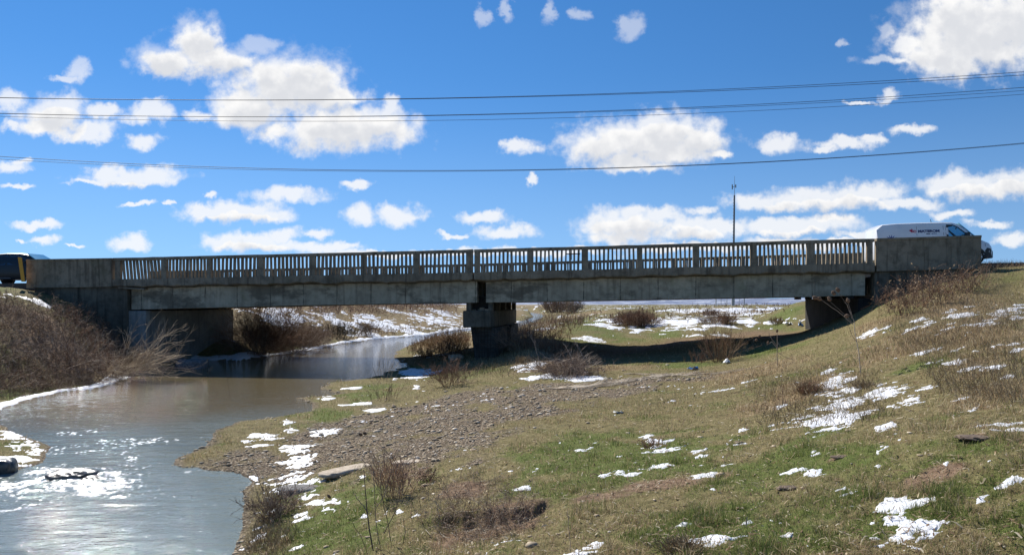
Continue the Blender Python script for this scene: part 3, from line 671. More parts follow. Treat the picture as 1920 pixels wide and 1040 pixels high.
for q in order:
    pi, k, tc_, pitch = q
    wj = pitch * .43 * r.uniform(.78, 1.2); lean = r.uniform(-.014, .014) + (0.05 if pi == 0 else 0)
    for far in (False, True):
        v0 = 9.80 if far else 0.06; dzf = sag if far else zero
        z1 = zt(tc_) + dzf(tc_) - H_CAP + .002; z0 = z1 - H_SLOT - .01
        m = MB() if (not far and id(q) in near_keep) else extra
        if far and r.random() < .04: continue
        le = lean if not far else r.uniform(-.01, .01)
        m.prism([W(tc_ - wj / 2 + le, v0, z0), W(tc_ + wj / 2 + le, v0, z0), W(tc_ + wj / 2 + le, v0 + .12, z0), W(tc_ - wj / 2 + le, v0 + .12, z0)],
                [W(tc_ - wj / 2 - le, v0, z1), W(tc_ + wj / 2 - le, v0, z1), W(tc_ + wj / 2 - le, v0 + .12, z1), W(tc_ - wj / 2 - le, v0 + .12, z1)])
        if m is not extra: m.obj('baluster', m_con)
o = extra.obj('baluster', m_con); tag(o, kind='stuff')
# bent steel bar tied across two balusters (photo: small cross bars near the third panel)
m = MB(); tcross = tpx(1060); zc = zt(tcross) - .34; m.box(tcross, tpx(1088), .02, .05, zc, zc + .045); m.box(tcross + .25, tcross + .29, .02, .05, zc - .25, zc + .3); m.obj('steel_bar', m_steel)

# solid end walls (near and far)
for (a_, b_, sd) in ((0.0, T_WL - .03, 11), (T_WR + .05, LB, 12)):
    for v0, dzf in ((-0.03, zero), (9.78, sag)):
        H = 1.40
        secs = [(t_, [(v0 - .03, zt(t_) + dzf(t_)), (v0 + .32, zt(t_) + dzf(t_)), (v0 + .32, zt(t_) + dzf(t_) - .09), (v0 + .27, zt(t_) + dzf(t_) - .11), (v0 + .27, zt(t_) + dzf(t_) - H), (v0, zt(t_) + dzf(t_) - H), (v0, zt(t_) + dzf(t_) - .11), (v0 - .03, zt(t_) + dzf(t_) - .09)]) for t_ in sec_ts(a_, b_, .8)]
        rough_prism(secs, m_con, 'end_wall', amp=.003, seed=sd)
# deck and footways
DZ = -(H_CAP + H_SLOT)
strip('deck_slab', sec_ts(T_WL, T_GAP0, 2), .56, 9.44, DZ - .11, .30, m_con, bridge)
strip('deck_slab', sec_ts(T_GAP1, T_WR, 2), .56, 9.44, DZ - .11, .30, m_con, bridge)
for a_, b_ in ((T_WL, T_GAP0), (T_GAP1, T_WR)):
    strip('footway', sec_ts(a_, b_, 2), .57, 1.3, DZ + .02, .125, m_con, bridge)
    strip('footway', sec_ts(a_, b_, 2), 8.7, 9.43, DZ - .03, .075, m_con, bridge)
    strip('carriageway', sec_ts(a_, b_, 2), 1.304, 8.696, DZ - .045, .06, m_asph, bridge)

# girders: lower edge measured along the span
GB_T = [tpx(x) for x in (240, 600, 880, 920, 1280, 1625)]
GB_Z = [(HY - y) / FPX * W(t_, 0, 0)[1] for t_, y in zip(GB_T, (580.3, 571.5, 567.2, 566.6, 560.0, 553.6))]
def gb(t_): return np.interp(t_, GB_T, GB_Z)
TG = [(tpx(238.5), tpx(892)), (tpx(909), tpx(1627))]
for gi_i, (a_, b_) in enumerate(TG):
    for k in range(5):
        v0 = .33 + k * 2.18
        secs = []
        for t_ in sec_ts(a_, b_, 1.2):
            z0 = gb(t_); z1 = zt(t_) + DZ - .40
            secs.append((t_, [(v0, z0), (v0 + .55, z0), (v0 + .55, z0 + .22), (v0 + .42, z0 + .32), (v0 + .42, z1), (v0 + .0, z1)]))
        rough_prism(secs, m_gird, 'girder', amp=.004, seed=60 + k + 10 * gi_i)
# hanging broken slab by the left joint
m = MB(); a_ = tpx(222); z = zt(a_) + DZ - .36
m.prism([W(a_, -.02, z), W(a_ + .1, .6, z), W(a_ + .1, .6, z - .10), W(a_, -.02, z - .07)], [W(tpx(272), -.1, z - .09), W(tpx(268), .6, z - .06), W(tpx(268), .6, z - .14), W(tpx(272), -.1, z - .15)])
m.obj('broken_slab', m_con)
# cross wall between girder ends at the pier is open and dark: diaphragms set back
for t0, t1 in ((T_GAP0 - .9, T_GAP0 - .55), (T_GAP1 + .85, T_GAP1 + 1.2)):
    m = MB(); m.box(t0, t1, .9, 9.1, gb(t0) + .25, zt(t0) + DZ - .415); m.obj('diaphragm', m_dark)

# abutments: wing wall + breast wall under the girder seat
def wall_prism(name, t0, t1, v0, v1, z0, z1a, z1b, mat, bev=.03, batter=0.0):
    m = MB(); m.prism([W(t0 - batter, v0 - batter, z0), W(t0 - batter, v1 + batter, z0), W(t0, v1, z1a), W(t0, v0, z1a)][0:4], [W(t1 + batter, v0 - batter, z0), W(t1 + batter, v1 + batter, z0), W(t1, v1, z1b), W(t1, v0, z1b)])
    return m.obj(name, mat, bev=bev)
tl = tpx(237) - .05
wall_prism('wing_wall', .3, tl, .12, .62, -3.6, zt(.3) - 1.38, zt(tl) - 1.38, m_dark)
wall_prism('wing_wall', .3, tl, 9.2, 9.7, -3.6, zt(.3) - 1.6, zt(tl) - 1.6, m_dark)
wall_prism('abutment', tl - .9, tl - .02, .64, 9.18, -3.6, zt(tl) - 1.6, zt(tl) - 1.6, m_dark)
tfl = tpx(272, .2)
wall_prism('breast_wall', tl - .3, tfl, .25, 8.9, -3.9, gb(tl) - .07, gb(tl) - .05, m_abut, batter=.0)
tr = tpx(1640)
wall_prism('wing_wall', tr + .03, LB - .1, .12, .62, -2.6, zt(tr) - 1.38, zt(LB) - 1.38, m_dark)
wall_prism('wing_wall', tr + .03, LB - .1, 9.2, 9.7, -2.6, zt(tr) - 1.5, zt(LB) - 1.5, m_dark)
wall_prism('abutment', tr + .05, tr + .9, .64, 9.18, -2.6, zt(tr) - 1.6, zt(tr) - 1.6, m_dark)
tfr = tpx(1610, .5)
wall_prism('breast_wall', tfr, tr + .2, .55, 9.2, -2.6, gb(tr) - .10, gb(tr) - .08, m_tar_shade)
# bearings on the seats
for t_ in (tl + .15, tr - 1.0):
    for k in range(5):
        m = MB(); v0 = .45 + k * 2.18 - (.0); z = gb(t_); m.box(t_, t_ + .3, v0, v0 + .3, z - .11, z - .002); m.obj('bearing', m_bearing)

# pier: cap beam, pedestals, two tapering columns with bare reinforcement
pc0, pc1 = tpx(865), tpx(922)
zc1 = -.30; zc0 = -1.08
m = MB()
capf = lambda z, e: [W(pc0 + .0, .35 - e, z), W(pc1 - .12, .35 - e, z), W(pc1, .75 - e, z), W(pc1, 9.6, z), W(pc0, 9.6, z), W(pc0 - .0, .7, z)]
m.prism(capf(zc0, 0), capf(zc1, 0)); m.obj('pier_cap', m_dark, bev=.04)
# rubble heap between pedestals
r2 = np.random.default_rng(5)
m = MB()
for k in range(16):
    tt = r2.uniform(pc0 + .35, pc1 - .35); vv = r2.uniform(.45, 1.1); s_ = r2.uniform(.06, .16); m.box(tt, tt + s_ * 1.6, vv, vv + s_, zc1, zc1 + s_ * r2.uniform(.6, 1.3))
m.obj('rubble', m_con)
for k in range(5):
    v0 = .42 + k * 2.18
    for t0, t1 in ((tpx(871), tpx(880)), (tpx(913), tpx(921))):
        m = MB(); m.box(t0, t1, v0, v0 + .5, zc1 + .002, gb(t0) - .002); m.obj('pedestal', m_dark)
def column(v0, v1):
    m = MB(); ca, cb = tpx(876), tpx(931); da, db = tpx(886), tpx(926)
    def ring(z, a_, b_, e): c_ = .28; return [W(a_ + c_, v0 - e, z), W(b_ - c_, v0 - e, z), W(b_, v0 + c_ - e, z), W(b_, v1 - c_ + e, z), W(b_ - c_, v1 + e, z), W(a_ + c_, v1 + e, z), W(a_, v1 - c_ + e, z), W(a_, v0 + c_ - e, z)]
    m.prism(ring(-3.4, da, db, -.12), ring(zc0 - .002, ca, cb, 0)); return m.obj('pier_column', m_col, bev=.03)
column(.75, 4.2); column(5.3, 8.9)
m = MB(); m.box(pc0 + .22, pc1 - .22, 1.0, 9.0, zc1 + .003, gb(pc0) + .3); m.obj('dark_gap_fill', m_tar_shade)  # near-black box added to close the light slits between the pedestals
# rebar cage on the near column face
def rods(segs, rad, mat, name, parent):
    vs, fs = [], []
    for (p, q) in segs:
        p = np.array(p); q = np.array(q); d = q - p; d /= np.linalg.norm(d); u_ = np.cross(d, [0.3, .5, .8]); u_ /= np.linalg.norm(u_); w_ = np.cross(d, u_); o_ = len(vs)
        for e in (p, q):
            for k in range(5): an = 2 * math.pi * k / 5; vs.append(e + rad * (math.cos(an) * u_ + math.sin(an) * w_))
        for k in range(5): fs.append((o_ + k, o_ + (k + 1) % 5, o_ + 5 + (k + 1) % 5, o_ + 5 + k))
        fs.append(tuple(o_ + 4 - k for k in range(5))); fs.append(tuple(o_ + 5 + k for k in range(5)))
    return make(name, vs, fs, mat, parent)
segs = []
for k in range(7):
    f = (k + .5) / 7
    a1 = tpx(880 + 44 * f, .7); a0 = tpx(888 + 32 * f, .85)
    segs.append((W(a0 + r.uniform(-.03, .03), .80, -2.5), W(a1, .69, zc0)))
for k in range(7):
    z = -1.28 - .19 * k + r.uniform(-.03, .03); f = (zc0 - z) / 2.3
    segs.append((W(tpx(879 + 9 * f), .66 + .1 * f, z), W(tpx(925 - 5 * f), .66 + .1 * f, z + r.uniform(-.02, .02))))
rods(segs, .016, m_steel, 'rebar_cage', bridge)

# ------------------------------------------------------------ vehicles
def paint(name, col, rough=.3, metal=0.0):
    m, t, b = new_mat(name); setc(b.inputs['Base Color'], col); b.inputs['Roughness'].default_value = rough; b.inputs['Metallic'].default_value = metal
    b.inputs['Coat Weight'].default_value = .6; b.inputs['Coat Roughness'].default_value = .08
    tcn = N(t, 'ShaderNodeTexCoord'); nz = noise(t, tcn.outputs['Object'], 1.5, 5, .6)
    t.links.new(mixrgb(t, smooth(t, nz, .3, .8), col, tuple(x * .88 for x in col)), b.inputs['Base Color']); return m
m_white = paint('white_paint', (.86, .85, .83)); m_navy = paint('dark_navy_paint', (.007, .011, .017), .5); m_navy.node_tree.nodes['Principled BSDF'].inputs['Coat Weight'].default_value = .1
m_black = plain('black_trim', (.018, .018, .02), .5); m_tyre = plain('tyre_rubber', (.02, .02, .02), .85); m_rim = plain('alloy', (.5, .5, .52), .3, .8)
m_glass, t, b = new_mat('window_glass'); setc(b.inputs['Base Color'], (.55, .8, .86)); b.inputs['Roughness'].default_value = .02; b.inputs['Transmission Weight'].default_value = 1.0; b.inputs['IOR'].default_value = 1.08
m_lamp = plain('headlamp_glass', (.35, .38, .42), .15); m_red = plain('red_lettering', (.5, .02, .06), .5, var=.02); m_blue = plain('navy_lettering', (.02, .03, .12), .5, var=.02); m_amber = plain('amber_lamp', (.6, .2, .02), .3)
def loft_body(name, stations, mat, parent, T, cut=None):
    """stations: x, sill z, belt z, roof z, half width at belt, half width at roof"""
    vs, fs = [], []; NP = 0
    for (x, zs, zb, zr, wb_, wr) in stations:
        ring = [(-wb_ * .93, zs), (-wb_ * .99, zs + .12), (-wb_, (zs + zb) * .5), (-wb_ * .99, zb), (-(wr + (wb_ - wr) * .45), zb + (zr - zb) * .5), (-wr * 1.0, zr - .16), (-wr * .93, zr - .05), (-wr * .75, zr - .012), (0, zr)]
        ring += [(-y, z) for y, z in ring[:-1][::-1]]
        NP = len(ring); vs += [T(x, y, z) for y, z in ring]
    for i in range(len(stations) - 1):
        for k in range(NP): fs.append((i * NP + k, i * NP + (k + 1) % NP, (i + 1) * NP + (k + 1) % NP, (i + 1) * NP + k))
    fs.append(tuple(range(NP))[::-1]); e = (len(stations) - 1) * NP; fs.append(tuple(e + k for k in range(NP)))
    o = make(name, vs, fs, mat, parent, smoothf=True)
    es = o.modifiers.new('edge', 'EDGE_SPLIT'); es.split_angle = math.radians(38)
    return o
def poly_panel(name, pts, mat, parent, T, th=.012):   # pts: (x, y, z) outline on the body side; thickness towards +-y
    n = len(pts); sgn = -1 if pts[0][1] < 0 else 1
    vs = [T(*p) for p in pts] + [T(p[0], p[1] + sgn * th, p[2]) for p in pts]
    fs = [tuple(range(n)), tuple(range(n, 2 * n))[::-1]] + [(i, (i + 1) % n, n + (i + 1) % n, n + i) for i in range(n)]
    return make(name, vs, fs, mat, parent)
def wheel(x, y, rad, parent, T, w=.22):
    wh = None
    def disc(name, r0, y0, y1, mat, parent, n=28, inner=0.0):
        vs, fs = [], []
        for yy in (y0, y1):
            for k in range(n): an = 2 * math.pi * k / n; vs.append(T(x + r0 * math.cos(an), yy, rad + r0 * math.sin(an)))
        for k in range(n): fs.append((k, (k + 1) % n, n + (k + 1) % n, n + k))
        fs.append(tuple(range(n))[::-1]); fs.append(tuple(n + k for k in range(n)))
        o = make(name, vs, fs, mat, parent); mod = o.modifiers.new('bevel', 'BEVEL'); mod.width = .02; mod.limit_method = 'ANGLE'; return o
    s = -1 if y < 0 else 1
    wh = disc('wheel', rad, y, y - s * w, m_tyre, parent)
    vs, fs = [], []          # rim: hub with spokes
    for k in range(10):
        an = 2 * math.pi * k / 10; c_, s_ = math.cos(an), math.sin(an); o_ = len(vs)
        for rr_, hw in ((.05, .03), (rad * .68, .045)):
            for sd in (-1, 1):
                for dy_ in (0.004, .02): vs.append(T(x + rr_ * c_ - sd * hw * s_, y + s * dy_, rad + rr_ * s_ + sd * hw * c_))
        for f in ((0, 2, 6, 4), (1, 5, 7, 3), (0, 1, 3, 2), (4, 6, 7, 5), (0, 4, 5, 1), (2, 3, 7, 6)): fs.append(tuple(o_ + q for q in f))
    make('rim', vs, fs, m_rim, parent)
    return wh
def side_y(st, x, z):       # half width of the lofted body at (x, z)
    xs = [s[0] for s in st]; f = lambda i: float(np.interp(x, xs, [s[i] for s in st]))
    zs, zb, zr, wb_, wr = f(1), f(2), f(3), f(4), f(5)
    return float(np.interp(z, [zs, zs + .12, (zs + zb) / 2, zb, zb + (zr - zb) * .5, zr - .16, zr - .05], [wb_ * .93, wb_ * .99, wb_, wb_ * .99, wr + (wb_ - wr) * .45, wr, wr * .93]))

# --- van, nose to the right, near lane
VAN_T = 0.0
vanY = 35.2; vt = None
vv0 = 2.15   # distance of the near flank behind the rail face
# rear bumper column 1640 at far corner; place by its nose column 1867
tn = tpx(1866, vv0); VL = 5.0; tv0 = tn - VL
zroad = lambda t_: float(zt(t_)) + ROAD + .01
slope = (zroad(tn) - zroad(tv0)) / VL
def TV(x, y, z): t_ = tv0 + x; vv = vv0 + .95 + y; return W(t_, vv, zroad(tv0) + slope * x + z)
van = empty('delivery_van', TV(VL / 2, 0, 0), 'white delivery van with red and navy lettering, driving right beyond the right end wall', 'van')
VS = [(0.0, .45, 1.0, 1.40, .84, .72), (.05, .32, 1.0, 1.72, .90, .76), (.30, .28, 1.02, 1.93, .95, .80), (.9, .28, 1.04, 1.965, .955, .81), (1.8, .28, 1.05, 1.975, .955, .81), (2.9, .28, 1.06, 1.97, .955, .80), (3.3, .28, 1.06, 1.95, .955, .79), (3.55, .28, 1.06, 1.88, .95, .77), (3.85, .28, 1.06, 1.66, .95, .76), (4.12, .28, 1.04, 1.40, .945, .77), (4.30, .28, 1.0, 1.215, .935, .80), (4.55, .28, .95, 1.13, .92, .80), (4.80, .27, .86, 1.02, .87, .76), (4.93, .27, .72, .86, .80, .70), (5.0, .30, .60, .70, .70, .62)]
VSb = [s for s in VS]
body = loft_body('body', VSb, m_white, van, TV)
yo = lambda x, z, e=.004: -(side_y(VS, x, z) + e)
# front side window (see-through dark tinted cab is read as frame + glass)
def wpoly(pts, e=.004): return [(x, yo(x, z, e), z) for x, z in pts]
poly_panel('window_frame', wpoly([(2.98, 1.16), (3.0, 1.83), (3.28, 1.82), (3.50, 1.72), (4.02, 1.27), (4.06, 1.17)]), m_black, van, TV, .006)
m_cab, t, b = new_mat('cab_window'); setc(b.inputs['Base Color'], (.06, .22, .29)); b.inputs['Roughness'].default_value = .04; b.inputs['Specular IOR Level'].default_value = 1.0; b.inputs['Metallic'].default_value = .55; setc(b.inputs['Base Color'], (.25, .55, .66))
poly_panel('side_window', wpoly([(3.07, 1.25), (3.08, 1.72), (3.30, 1.75), (3.46, 1.69), (3.88, 1.30), (3.86, 1.25)], .011), m_cab, van, TV, .004)
poly_panel('steering_wheel', wpoly([(3.36, 1.60), (3.40, 1.68), (3.46, 1.69), (3.42, 1.60)], .016), m_black, van, TV, .003).name = 'rear_view_mirror'
poly_panel('pillar_shadow', wpoly([(3.07, 1.52), (3.07, 1.60), (3.44, 1.25), (3.30, 1.25)], .016), m_black, van, TV, .003).name = 'pillar_shadow_band'  # flat black band on the glass, painted as the pillar's shadow
# door seams
for xs_ in (1.72, 2.86, 2.955):
    poly_panel('door_seam', wpoly([(xs_, .5), (xs_, 1.0), (xs_, 1.4), (xs_, 1.78), (xs_ + .012, 1.78), (xs_ + .012, 1.4), (xs_ + .012, 1.0), (xs_ + .012, .5)], .002), m_black, van, TV, .002)
poly_panel('side_moulding', wpoly([(.5, .72), (.5, .80), (3.3, .80), (3.3, .72)], .003), m_black, van, TV, .02)
# windscreen
def bow(x, z, y): return (x, y, z)
ws = [(3.58, -.68, 1.885), (3.58, .68, 1.885), (4.26, .74, 1.265), (4.26, -.74, 1.265)]
vs = [TV(x, y, z) for x, y, z in ws] + [TV(x + .02, y, z + .02) for x, y, z in ws]
make('windscreen', vs, [(0, 3, 2, 1), (4, 5, 6, 7), (0, 1, 5, 4), (1, 2, 6, 5), (2, 3, 7, 6), (3, 0, 4, 7)], m_cab, van)
# lower nose: black bumper, headlamp, wheel arches
vs = []
BN = [(4.60, .26, .62), (4.70, .26, .74), (4.86, .26, .70), (4.97, .27, .62), (5.02, .30, .55)]
secs = []
for x, z0, z1 in BN:
    w_ = side_y(VS, min(x, 5.0), (z0 + z1) / 2) + .014
    secs.append([(x, -w_, z0), (x, -w_, z1), (x, w_, z1), (x, w_, z0)])
vs = [TV(*p) for s in secs for p in s]; fs = [(0, 1, 2, 3)]
for i in range(len(secs) - 1):
    for k in range(4): fs.append((4 * i + k, 4 * i + (k + 1) % 4, 4 * i + 4 + (k + 1) % 4, 4 * i + 4 + k))
fs.append(tuple(4 * (len(secs) - 1) + k for k in (3, 2, 1, 0)))
make('front_bumper', vs, fs, m_black, van)
poly_panel('headlight', wpoly([(4.62, .80), (4.60, .93), (4.80, .91), (4.93, .80), (4.94, .76)], .006), m_lamp, van, TV, .01)
poly_panel('headlight', [(x, -y, z) for x, y, z in wpoly([(4.62, .80), (4.60, .93), (4.80, .91), (4.93, .80), (4.94, .76)], .006)], m_lamp, van, TV, .01)
for wx in (.95, 4.22):
    for sgn in (-1, 1):
        an = [math.pi * k / 12 for k in range(13)]
        pts = [(wx + .42 * math.cos(a_), .34 + .42 * math.sin(a_)) for a_ in an]
        poly_panel('wheel_arch', [(x, sgn * (side_y(VS, x, max(z, .4)) + .005), z) for x, z in pts], m_black, van, TV, .004)
        wheel(wx, sgn * .965, .33, van, TV)
for sgn in (-1, 1):
    vs = [TV(3.78 + dx, sgn * (1.0 + dy_), 1.17 + dz) for dx in (-.06, .08) for dy_ in (-.04, .16) for dz in (0, .26)]
    make('wing_mirror', vs, [(0, 1, 3, 2), (4, 6, 7, 5), (0, 4, 5, 1), (2, 3, 7, 6), (0, 2, 6, 4), (1, 5, 7, 3)], m_black, van)
rods([(TV(2.72, 0, 1.965), TV(2.66, 0, 2.16))], .012, m_black, 'antenna', van)
# rear lamp on the near corner and rear window pillar line
poly_panel('tail_lamp', wpoly([(.06, .95), (.07, 1.25), (.14, 1.27), (.14, .95)], .004), m_red, van, TV, .01)
# lettering
def text_obj(body_, size, x, z, mat, name, parent, yfun, bold=1.0, plane='side'):
    cu_ = bpy.data.curves.new(name, 'FONT'); cu_.body = body_; cu_.size = size; cu_.extrude = .0; cu_.offset = .012 * bold * size * 2
    to = bpy.data.objects.new(name + '_tmp', cu_); SC.collection.objects.link(to)
    bpy.context.view_layer.update(); dg = bpy.context.evaluated_depsgraph_get()
    me = bpy.data.meshes.new_from_object(to.evaluated_get(dg)); bpy.data.objects.remove(to)
    vv_ = np.array([v.co[:] for v in me.vertices]); ff = [tuple(p.vertices) for p in me.polygons]; bpy.data.meshes.remove(me)
    sx_ = 1.25
    pts = []
    for q in vv_:
        xx = x + q[0] * sx_; zz = z + q[1]
        pts.append(TV(xx, yfun(xx, zz), zz) if plane == 'side' else yfun(xx, zz))
    o = make(name, pts, ff, mat, parent)
    so = o.modifiers.new('thick', 'SOLIDIFY'); so.thickness = .002; so.offset = 0
    return o
text_obj('MATEROM', .155, 1.78, 1.50, m_blue, 'lettering', van, lambda x, z: yo(x, z, .006), 2.2)
text_obj('PIESE  AUTO', .065, 2.12, 1.405, m_blue, 'lettering', van, lambda x, z: yo(x, z, .006), 1.0)
# red emblem: a bird-like sweep and a ring
poly_panel('emblem', wpoly([(1.40, 1.60), (1.46, 1.55), (1.52, 1.50), (1.56, 1.53), (1.55, 1.60), (1.60, 1.62), (1.54, 1.63), (1.53, 1.70), (1.50, 1.63), (1.45, 1.64)], .006), m_red, van, TV, .002)
ring = [(1.65 + .085 * math.cos(a_), 1.55 + .06 * math.sin(a_)) for a_ in np.linspace(.5, 6.0, 16)] + [(1.65 + .045 * math.cos(a_), 1.55 + .03 * math.sin(a_)) for a_ in np.linspace(6.0, .5, 16)]
poly_panel('emblem', wpoly(ring, .006), m_red, van, TV, .002)
# blue star-like emblem low on the rear quarter
star = []
for k in range(14):
    a_ = math.pi * k / 13; rr_ = .30 if k % 2 == 0 else .13
    star.append((.62 + rr_ * math.cos(a_) * .9, 1.20 + rr_ * math.sin(a_) * .8))
poly_panel('emblem', wpoly(star, .006), paint('blue_print', (.03, .06, .28)), van, TV, .002)

# --- dark car entering from the left
cv0 = 2.2; tcn_ = tpx(116, cv0); CL = 4.7 * 1.2; tc0 = tcn_ - CL
def TC(x, y, z): t_ = tc0 + x * 1.2; return W(t_, cv0 + .93 + y, float(zt(t_)) + ROAD + .01 + z)
car = empty('parked_car', TC(CL / 2, 0, 0), 'dark navy car cut by the left picture edge, in front of the left end wall', 'car'); car.name = 'car'
CS = [(0.0, .45, .80, .95, .70, .62), (.12, .30, .86, 1.12, .84, .64), (.45, .26, .93, 1.42, .90, .64), (.9, .25, .95, 1.60, .92, .64), (1.8, .24, .95, 1.66, .925, .66), (2.45, .24, .94, 1.645, .925, .65), (2.75, .24, .94, 1.60, .925, .63), (3.1, .24, .93, 1.40, .92, .64), (3.5, .25, .92, 1.08, .915, .72), (3.9, .26, .88, 1.0, .90, .74), (4.4, .28, .78, .90, .85, .72), (4.62, .32, .62, .76, .76, .66), (4.7, .4, .52, .60, .66, .58)]
loft_body('body', CS, m_navy, car, TC)
yc = lambda x, z, e=.004: -(side_y(CS, x, z) + e)
m_cglass, t, b = new_mat('car_window'); setc(b.inputs['Base Color'], (.03, .06, .10)); b.inputs['Roughness'].default_value = .03
for pts in ([(1.0, 1.0), (1.05, 1.45), (1.95, 1.52), (1.95, 1.0)], [(2.05, 1.0), (2.05, 1.52), (2.55, 1.50), (3.22, 1.06), (3.2, 1.0)]):
    poly_panel('side_window', [(x, yc(x, z), z) for x, z in pts], m_cglass, car, TC, .006)
ws = [(2.79, -.56, 1.59), (2.79, .56, 1.59), (3.47, .68, 1.115), (3.47, -.68, 1.115)]
vs = [TC(x, y, z) for x, y, z in ws] + [TC(x + .02, y, z + .025) for x, y, z in ws]
make('windscreen', vs, [(0, 3, 2, 1), (4, 5, 6, 7), (0, 1, 5, 4), (1, 2, 6, 5), (2, 3, 7, 6), (3, 0, 4, 7)], m_cab, car)
for q in (-.58, -.2, .2, .58):
    pass
poly_panel('sill_trim', [(x, yc(x, z, .004), z) for x, z in [(.9, .27), (.9, .34), (3.6, .34), (3.6, .27)]], m_rim, car, TC, .01)
for wx in (.85, 3.85):
    for sgn in (-1, 1):
        an = [math.pi * k / 12 for k in range(13)]
        poly_panel('wheel_arch', [(wx + .41 * math.cos(a_), sgn * (side_y(CS, wx + .41 * math.cos(a_), .5) + .005), .34 + .41 * math.sin(a_)) for a_ in an], m_black, car, TC, .004)
        wheel(wx, sgn * .93, .335, car, TC)
for sgn in (-1, 1):
    vs = [TC(2.95 + dx, sgn * (.93 + dy_), 1.02 + dz) for dx in (-.05, .09) for dy_ in (-.02, .18) for dz in (0, .15)]
    make('wing_mirror', vs, [(0, 1, 3, 2), (4, 6, 7, 5), (0, 4, 5, 1), (2, 3, 7, 6), (0, 2, 6, 4), (1, 5, 7, 3)], m_navy, car)

# --- yellow hazard board leaning at the end of the wall
m_yel = plain('yellow_board_paint', (.62, .30, .02), .5, var=.15, scale=8)
hb = W(tpx(42, -.4), -.4, 0); hz0 = (HY - 528) / FPX * hb[1]; hz1 = (HY - 482) / FPX * hb[1]
mp = empty('hazard_board', (hb[0], hb[1], hz0), 'narrow yellow board leaning beside the left end wall, before the dark car', 'road marker')
a_ = hb[1] / FPX; x0 = (40 - HX) * a_; x1 = (33.2 - HX) * a_
def slab(name, pts, dy_, mat, parent):
    n = len(pts); vs = [(x, hb[1], z) for x, z in pts] + [(x, hb[1] + dy_, z) for x, z in pts]
    return make(name, vs, [tuple(range(n))] + [tuple(range(n, 2 * n))[::-1]] + [(i, i + n, (i + 1) % n + n, (i + 1) % n) for i in range(n)], mat, parent)
slab('board', [(x0, hz0), (x0 + 7 * a_, hz0), (x1 + 7.5 * a_, hz1 - .02), (x1, hz1)], .03, m_yel, mp)
slab('edge_strip', [(x0 + 7.1 * a_, hz0), (x0 + 8.2 * a_, hz0), (x1 + 8.6 * a_, hz1), (x1 + 7.6 * a_, hz1)], .03, m_black, mp)
# ------------------------------------------------------------ twig / blade builders
def tubes(paths, r0, r1, cols, sides=3):
    """paths (n,k,3); radii per path; returns verts, faces, colours"""
    n, k, _ = paths.shape
    d = paths[:, -1] - paths[:, 0]; d /= np.linalg.norm(d, axis=1, keepdims=True) + 1e-9
    ref = np.where(np.abs(d[:, 2:3]) > .8, np.array([[1., 0, 0]]), np.array([[0, 0, 1.]]))
    a_ = np.cross(d, ref); a_ /= np.linalg.norm(a_, axis=1, keepdims=True) + 1e-9; b_ = np.cross(d, a_)
    f = np.linspace(0, 1, k)[None, :, None]
    rad = (np.asarray(r0)[:, None, None] * (1 - f) + np.asarray(r1)[:, None, None] * f)
    vs = []
    for s in range(sides):
        an = 2 * math.pi * s / sides
        vs.append(paths + rad * (math.cos(an) * a_[:, None] + math.sin(an) * b_[:, None]))
    V = np.stack(vs, 2).reshape(-1, 3)          # n,k,sides
    I = np.arange(n * k * sides).reshape(n, k, sides)
    q = np.stack([I[:, :-1], np.roll(I, -1, 2)[:, :-1], np.roll(I, -1, 2)[:, 1:], I[:, 1:]], -1).reshape(-1, 4)
    C = np.repeat(cols, k * sides, 0)
    return V, q, C
def grow(r, start, dirs, length, k=6, wob=.18, grav=0.0, toward=None):
    n = len(start); P = np.empty((n, k, 3)); P[:, 0] = start; d = dirs / (np.linalg.norm(dirs, axis=1, keepdims=True) + 1e-9)
    st = (np.asarray(length) / (k - 1))[:, None]
    for i in range(1, k):
        d = d + r.normal(0, wob, (n, 3)); d[:, 2] -= grav
        d /= np.linalg.norm(d, axis=1, keepdims=True) + 1e-9
        P[:, i] = P[:, i - 1] + d * st
    return P
def branch(r, paths, per, lf, spread=.8, k=4, wob=.2, grav=0.0, up=.2, tmin=.25):
    n, kk, _ = paths.shape
    idx = np.repeat(np.arange(n), per); t_ = r.uniform(tmin, .98, len(idx)) * (kk - 1)
    i0 = np.minimum(t_.astype(int), kk - 2); f = (t_ - i0)[:, None]
    st = paths[idx, i0] * (1 - f) + paths[idx, i0 + 1] * f
    d = paths[idx, i0 + 1] - paths[idx, i0]; d /= np.linalg.norm(d, axis=1, keepdims=True) + 1e-9
    d = d + r.normal(0, spread, d.shape); d[:, 2] += up
    L = np.linalg.norm(paths[:, -1] - paths[:, 0], axis=1)[idx] * lf * r.uniform(.5, 1.2, len(idx))
    return grow(r, st, d, L, k, wob, grav), idx
def colmix(r, n, pal, var=.18):
    pal = np.array(pal); c = pal[r.integers(0, len(pal), n)]
    return np.clip(c * r.uniform(1 - var, 1 + var, (n, 1)), 0, 1)
BROWN = [(.24, .145, .095), (.15, .095, .065), (.33, .25, .18), (.19, .12, .085)]
GREY = [(.37, .30, .235), (.24, .19, .15), (.48, .40, .31), (.17, .13, .105)]
STRAWC = [(.34, .26, .15), (.26, .19, .11), (.42, .34, .22), (.20, .14, .08)]
REDD = [(.30, .17, .105), (.22, .12, .075), (.40, .26, .17)]
